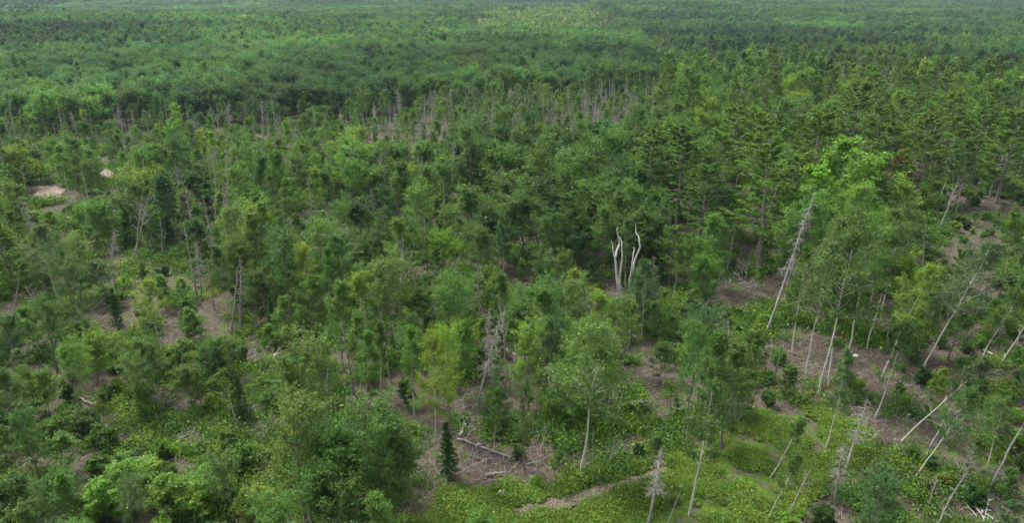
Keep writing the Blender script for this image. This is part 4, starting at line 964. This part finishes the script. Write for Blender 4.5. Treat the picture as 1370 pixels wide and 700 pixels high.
for p0, p1, w, th in [((206, 582), (257, 548), 0, 1.1), ((358, 492), (383, 460), 2, 1.2), ((614, 586), (624, 572), 2, 1.5), ((612, 590), (690, 618), 1, .9), ((650, 640), (678, 634), 0, 1.0), ((1010, 548), (985, 565), 2, 1.2),
                      ((995, 470), (1035, 466), 0, 1.2), ((1080, 530), (1130, 508), 3, 1.2), ((1250, 262), (1300, 258), 0, 1.4), ((1255, 285), (1285, 296), 2, 1.2), ((1310, 258), (1350, 252), 0, 1.3), ((1330, 300), (1365, 292), 1, 1.2),
                      ((1270, 240), (1320, 246), 0, 1.3), ((1150, 600), (1172, 585), 0, .9), ((1165, 615), (1190, 628), 1, .9), ((1310, 505), (1340, 498), 0, 1.2), ((1315, 470), (1340, 484), 2, 1.0), ((690, 478), (672, 466), 2, 1.0),
                      ((905, 462), (925, 470), 0, 1.0), ((950, 445), (985, 440), 1, 1.2), ((745, 160), (765, 158), 0, 1.0), ((770, 172), (790, 168), 1, 1.1), ((720, 172), (738, 176), 1, 1.0),
                      ((890, 560), (915, 548), 0, 1.0), ((960, 530), (975, 512), 1, 1.0), ((845, 600), (880, 590), 0, .9), ((1040, 575), (1000, 585), 3, 1.0), ((90, 530), (130, 545), 0, 1.0), ((420, 470), (405, 452), 1, 1.0),
                      ((1230, 560), (1262, 575), 1, .9), ((1190, 545), (1215, 535), 0, .9), ((160, 385), (195, 378), 1, 1.1), ((240, 590), (262, 580), 0, .8), ((300, 585), (345, 578), 1, .8), ((1120, 560), (1140, 570), 2, .8),
                      ((100, 398), (135, 392), 1, 1.2), ((190, 352), (225, 358), 2, 1.2), ((1345, 330), (1368, 336), 0, 1.2), ((1290, 545), (1275, 560), 0, .8)]:
    log_at(p0, p1, w, th)

def rock_mesh(r, sx, sy, sz):
    nu, nv = 14, 9; u = np.arange(nu) * 2 * np.pi / nu; v = np.linspace(-.45 * np.pi, .5 * np.pi, nv)
    U, W = np.meshgrid(u, v, indexing='ij'); V = np.stack([np.cos(U) * np.cos(W), np.sin(U) * np.cos(W), np.sin(W)], -1)
    k = 1 + .45 * (fbm(V[..., 0] * 2 + 9 + r.random() * 50, V[..., 1] * 2 + V[..., 2] * 1.7 + 5, 3) - .5)
    V = np.round(V * k[..., None] * 4) / 4 * .35 + V * k[..., None] * .65
    V = V * np.array([sx, sy, sz])
    i = np.arange(nu)[:, None]; j = np.arange(nv - 1)[None]; i2 = (i + 1) % nu
    Q = np.stack(np.broadcast_arrays(i * nv + j, i2 * nv + j, i2 * nv + j + 1, i * nv + j + 1), -1).reshape(-1, 4)
    m = to_mesh('rock', V.reshape(-1, 3), Q, [ROCK], smooth_wood=False); return m
rr_ = np.random.default_rng(8)
for (px, py, sx, sy, sz, lb) in [(671, 665, .42, .34, .42, 'white angular boulder standing at the end of the wood-chip path'), (636, 664, .22, .2, .2, 'small pale stone lying in ferns beside the white boulder'),
                                 (813, 630, .28, .26, .24, 'round grey-brown stone beside the foot of the front birch'), (600, 678, .14, .12, .12, 'tiny pale stone among bright ferns below the dark columnar evergreen'),
                                 (1145, 478, .34, .28, .22, 'pale stone on brown litter behind the aspen stems'), (1290, 432, .3, .28, .26, 'pale stone in the yellowing patch by the felled ground')]:
    x, y, z = at(px, py); o = bpy.data.objects.new('boulder', rock_mesh(rr_, sx, sy, sz)); COL.objects.link(o); o.location = (x, y, z + sz * .5); o.rotation_euler = (0, 0, rr_.random() * 6)
    o['category'] = 'boulder'; o['label'] = lb

def stump_mesh(r):
    P = np.array([[[0, 0, -.1], [0, 0, .05], [.01, 0, .3], [.012, 0, .42], [.012, 0, .425]]]); V, Q = tubes(P, np.array([[.30, .22, .17, .165, .004]]), 10)
    return to_mesh('stump', V + r.normal(size=V.shape) * .012, Q, [BARK, DEADW], np.repeat([0, 0, 0, 1], 10))
ST = [stump_mesh(np.random.default_rng(i)) for i in range(3)]
for i, (px, py) in enumerate([(910, 655), (1325, 480), (1332, 487), (940, 470), (1005, 445), (860, 612), (1180, 470), (1300, 300), (1262, 330), (745, 175), (800, 160), (345, 470), (1275, 270), (1345, 262), (640, 600), (1160, 530), (1215, 560), (1300, 600), (755, 620), (1120, 535)]):
    x, y, z = at(px, py); o = bpy.data.objects.new('tree_stump', ST[i % 3]); COL.objects.link(o); o.location = (x, y, z + .05); o.scale = (1, 1, rr_.uniform(.6, 1.3)); o['category'] = 'stump'; o['group'] = 'cut stumps'
    LABELLED.append((o, 'low cut', 'tree stump', (px, py)))

def tangle_mesh(r, n, L, mat, up=.9, rad=.045):
    P = []; R_ = []
    for i in range(n):
        a = r.random() * 6.28; e = r.uniform(.1, up); d = np.array([math.cos(a) * math.cos(e), math.sin(a) * math.cos(e), math.sin(e)]); l = L * r.uniform(.5, 1.1); b = np.array([r.normal() * .12 * L, r.normal() * .12 * L, .05])
        s = np.linspace(0, 1, 7)[:, None]; p = b + d * l * s + np.cumsum(r.normal(size=(7, 3)) * .045 * l, 0) * s; p[:, 2] = np.maximum(p[:, 2], .03); P.append(p); R_.append(rad * r.uniform(.5, 1.2) * (1 - .75 * s[:, 0]))
        for k in range(4):
            q = p[r.integers(2, 6)]; d2 = unit(d + r.normal(size=3) * .7); l2 = l * r.uniform(.2, .45); p2 = q + d2 * l2 * s + np.cumsum(r.normal(size=(7, 3)) * .03 * l2, 0); P.append(p2); R_.append(rad * .5 * (1 - .7 * s[:, 0]))
    V, Q = tubes(np.array(P), np.array(R_), 5); return to_mesh('tangle', V, Q, [mat])
for i, (px, py, n, L, m, up, rad, lb) in enumerate([(1312, 692, 9, 2.2, BLEACH, 1.0, .06, 'bleached upturned tangle of bare branches at the corner of the felled ground'), (1000, 385, 9, 3.2, DEADW, 1.3, .07, 'grey uprooted tangle of dead limbs below the dark pines'),
                                                    (345, 612, 16, 1.7, DEADW, .7, .03, 'grey heaped brushwood beside the small spruces'), (600, 545, 14, 1.8, DEADW, .7, .03, 'fallen grey crown of twigs behind the dark columnar evergreen'),
                                                    (735, 160, 16, 3.0, DEADW, .6, .05, 'wide brash heap in the brown clearing before the far forest'), (800, 168, 16, 3.0, DEADW, .6, .05, 'brash heap beneath bare stems where the brown clearing meets the pines'),
                                                    (1275, 268, 18, 2.8, DEADW, .5, .05, 'long pale brash heap on the felled ground below the pines'), (1320, 250, 16, 2.6, BARK, .5, .05, 'dark brash heap along the foot of the pine stand'),
                                                    (1260, 300, 14, 2.4, DEADW, .5, .04, 'low brash heap among bright shrubs on the felled ground'), (1345, 560, 12, 1.8, REDW, .6, .03, 'reddish brash heap under drooping boughs at the picture edge'),
                                                    (1080, 545, 14, 2.0, REDW, .4, .03, 'dark brown brash row at the head of the fern swath'), (830, 610, 12, 1.7, DEADW, .5, .025, 'thin brash heap beside the front birch'),
                                                    (1170, 605, 12, 1.6, DEADW, .5, .025, 'pale brash heap at the fern swath edge under leaning saplings'), (640, 615, 12, 1.5, DEADW, .5, .025, 'low grey brash between the dark columnar evergreen and the forked sapling'),
                                                    (205, 365, 12, 2.4, DEADW, .6, .04, 'pale brash heap at the foot of the leaning bare birch'), (1285, 640, 10, 1.8, DEADW, .8, .03, 'sprawling grey limbs behind the bleached branch tangle')]):
    x, y, z = at(px, py); o = bpy.data.objects.new('dead_branch_tangle', tangle_mesh(np.random.default_rng(60 + i), n, L, m, up, rad)); COL.objects.link(o); o.location = (x, y, z + .08); o['category'] = 'brushwood'; o['label'] = lb

# ------------------------------------------------------------------ labels: looks first, then a place between two things one can find
MARKS = [((838, 340), 'the white forked snag'), ((68, 258), 'the large sand patch'), ((143, 235), 'the small sand patch'), ((195, 300), 'the leaning bare birch'), ((1206, 225), 'the orange dying pine'),
         ((1043, 330), 'the feathery dead pine'), ((601, 605), 'the dark columnar evergreen'), ((672, 663), 'the white boulder'), ((774, 550), 'the front birch'), ((840, 650), 'the wood-chip path'),
         ((1128, 225), 'the tall lime crown'), ((316, 392), 'the comb-like snag'), ((232, 565), 'the long slanting log'), ((1312, 680), 'the bleached branch tangle'), ((760, 160), 'the brown clearing'),
         ((720, 16), 'the far meadow'), ((150, 670), 'the lime shrub clump'), ((320, 532), 'the small spruces'), ((1285, 285), 'the felled ground'), ((1000, 375), 'the uprooted tangle'),
         ((1342, 190), 'the bare leaning stem'), ((1200, 400), 'the leaning yellow-green aspen'), ((40, 5), 'the dark far ridge'), ((1050, 590), 'the fern swath'), ((450, 600), 'the large rounded thicket'), ((45, 548), 'the leaning dead pole')]
KIND_NOUN = {'broadleaf_tree': 'broadleaf tree', 'birch_tree': 'slender tree', 'pine_tree': 'pine', 'spruce_tree': 'spruce', 'sapling': 'sapling', 'shrub': 'shrub', 'dead_tree': 'dead tree'}
SIZEW = {'broadleaf_tree': (6.5, 10), 'birch_tree': (8.5, 12.5), 'pine_tree': (11, 16.5), 'spruce_tree': (4, 6), 'sapling': (3, 4.6), 'shrub': (1.2, 1.9), 'dead_tree': (4.5, 9)}
FORMW = {'round': 'rounded', 'spreading': 'spreading', 'upright': 'upright', 'open': 'open-crowned', 'slim': 'slim', 'crowned': 'high-crowned', 'sparse': 'sparse', 'conical': 'conical', 'bushy': 'bushy', 'wispy': 'wispy', 'mounded': 'mounded', 'loose': 'loose'}
MARKED = {'orange pine': 'slim pine with dying orange-brown needles at the edge of the stand', 'front birch': 'tall pale-stemmed birch standing alone where ferns meet brown litter', 'comb snag': 'thin dead conifer with short level twigs all along its pale stem',
          'leaning birch': 'leaning bare birch with a forked leafless crown near sand', 'twiggy pine': 'tall leaning dead pine with feathery pinkish-grey twigs', 'dark column': 'narrow dark columnar evergreen standing alone on brown litter'}
for t in SINGLE:
    if t['note'] in MARKED: t['obj']['label'] = MARKED[t['note']]; continue
    lo, hi = SIZEW[t['kind']]; sz = 'small' if t['h'] < lo else 'tall' if t['h'] > hi else ''
    f = KINDS[t['kind']]['forms'][t['v']]
    if t['kind'] == 'dead_tree': ds = (sz + ' ' + ('leaning ' if t['tilt'] > 9 else '') + f).strip()
    else: ds = (sz + ' ' + t['tone'] + ' ' + FORMW[f]).strip()
    LABELLED.append((t['obj'], ds, KIND_NOUN[t['kind']], (t['px'], t['py'])))
ORD = ['first', 'second', 'third', 'fourth', 'fifth', 'sixth', 'seventh', 'eighth', 'ninth', 'tenth', 'eleventh', 'twelfth']
def label_all():
    M = np.array([m[0] for m in MARKS], float); rows = {}
    for o, ds, noun, (px, py) in LABELLED:
        p = np.array([px, py]); dA = np.hypot(*(M - p).T); a = int(np.argmin(dA)); best, b = -9, None
        for j in range(len(M)):
            if j == a: continue
            u = M[j] - M[a]; n = np.hypot(*u); v = p - M[a]
            c = float(u @ v) / (n * max(np.hypot(*v), 1)) - 0.0006 * n
            if c > best: best, b = c, j
        rows.setdefault((ds, noun, a, b), []).append((float(dA[a]), o))
    for (ds, noun, a, b), L_ in rows.items():
        L_.sort(key=lambda x: x[0]); A, B = MARKS[a][1], MARKS[b][1]
        for i, (_, o) in enumerate(L_):
            if len(L_) == 1: o['label'] = f'{ds} {noun} by {A}, towards {B}'
            else: o['label'] = f'{ds} {noun}, {ORD[min(i, 11)]} from {A} towards {B}'
label_all()
_l = [o['label'] for o in bpy.data.objects if o.get('label')]
print('LABELS', len(_l), len(set(_l)))
print('TREES', len(TREES), {k: (sum(1 for t in SINGLE if t['kind'] == k), len(REST[k]), len(STANDS[k])) for k in KINDS})
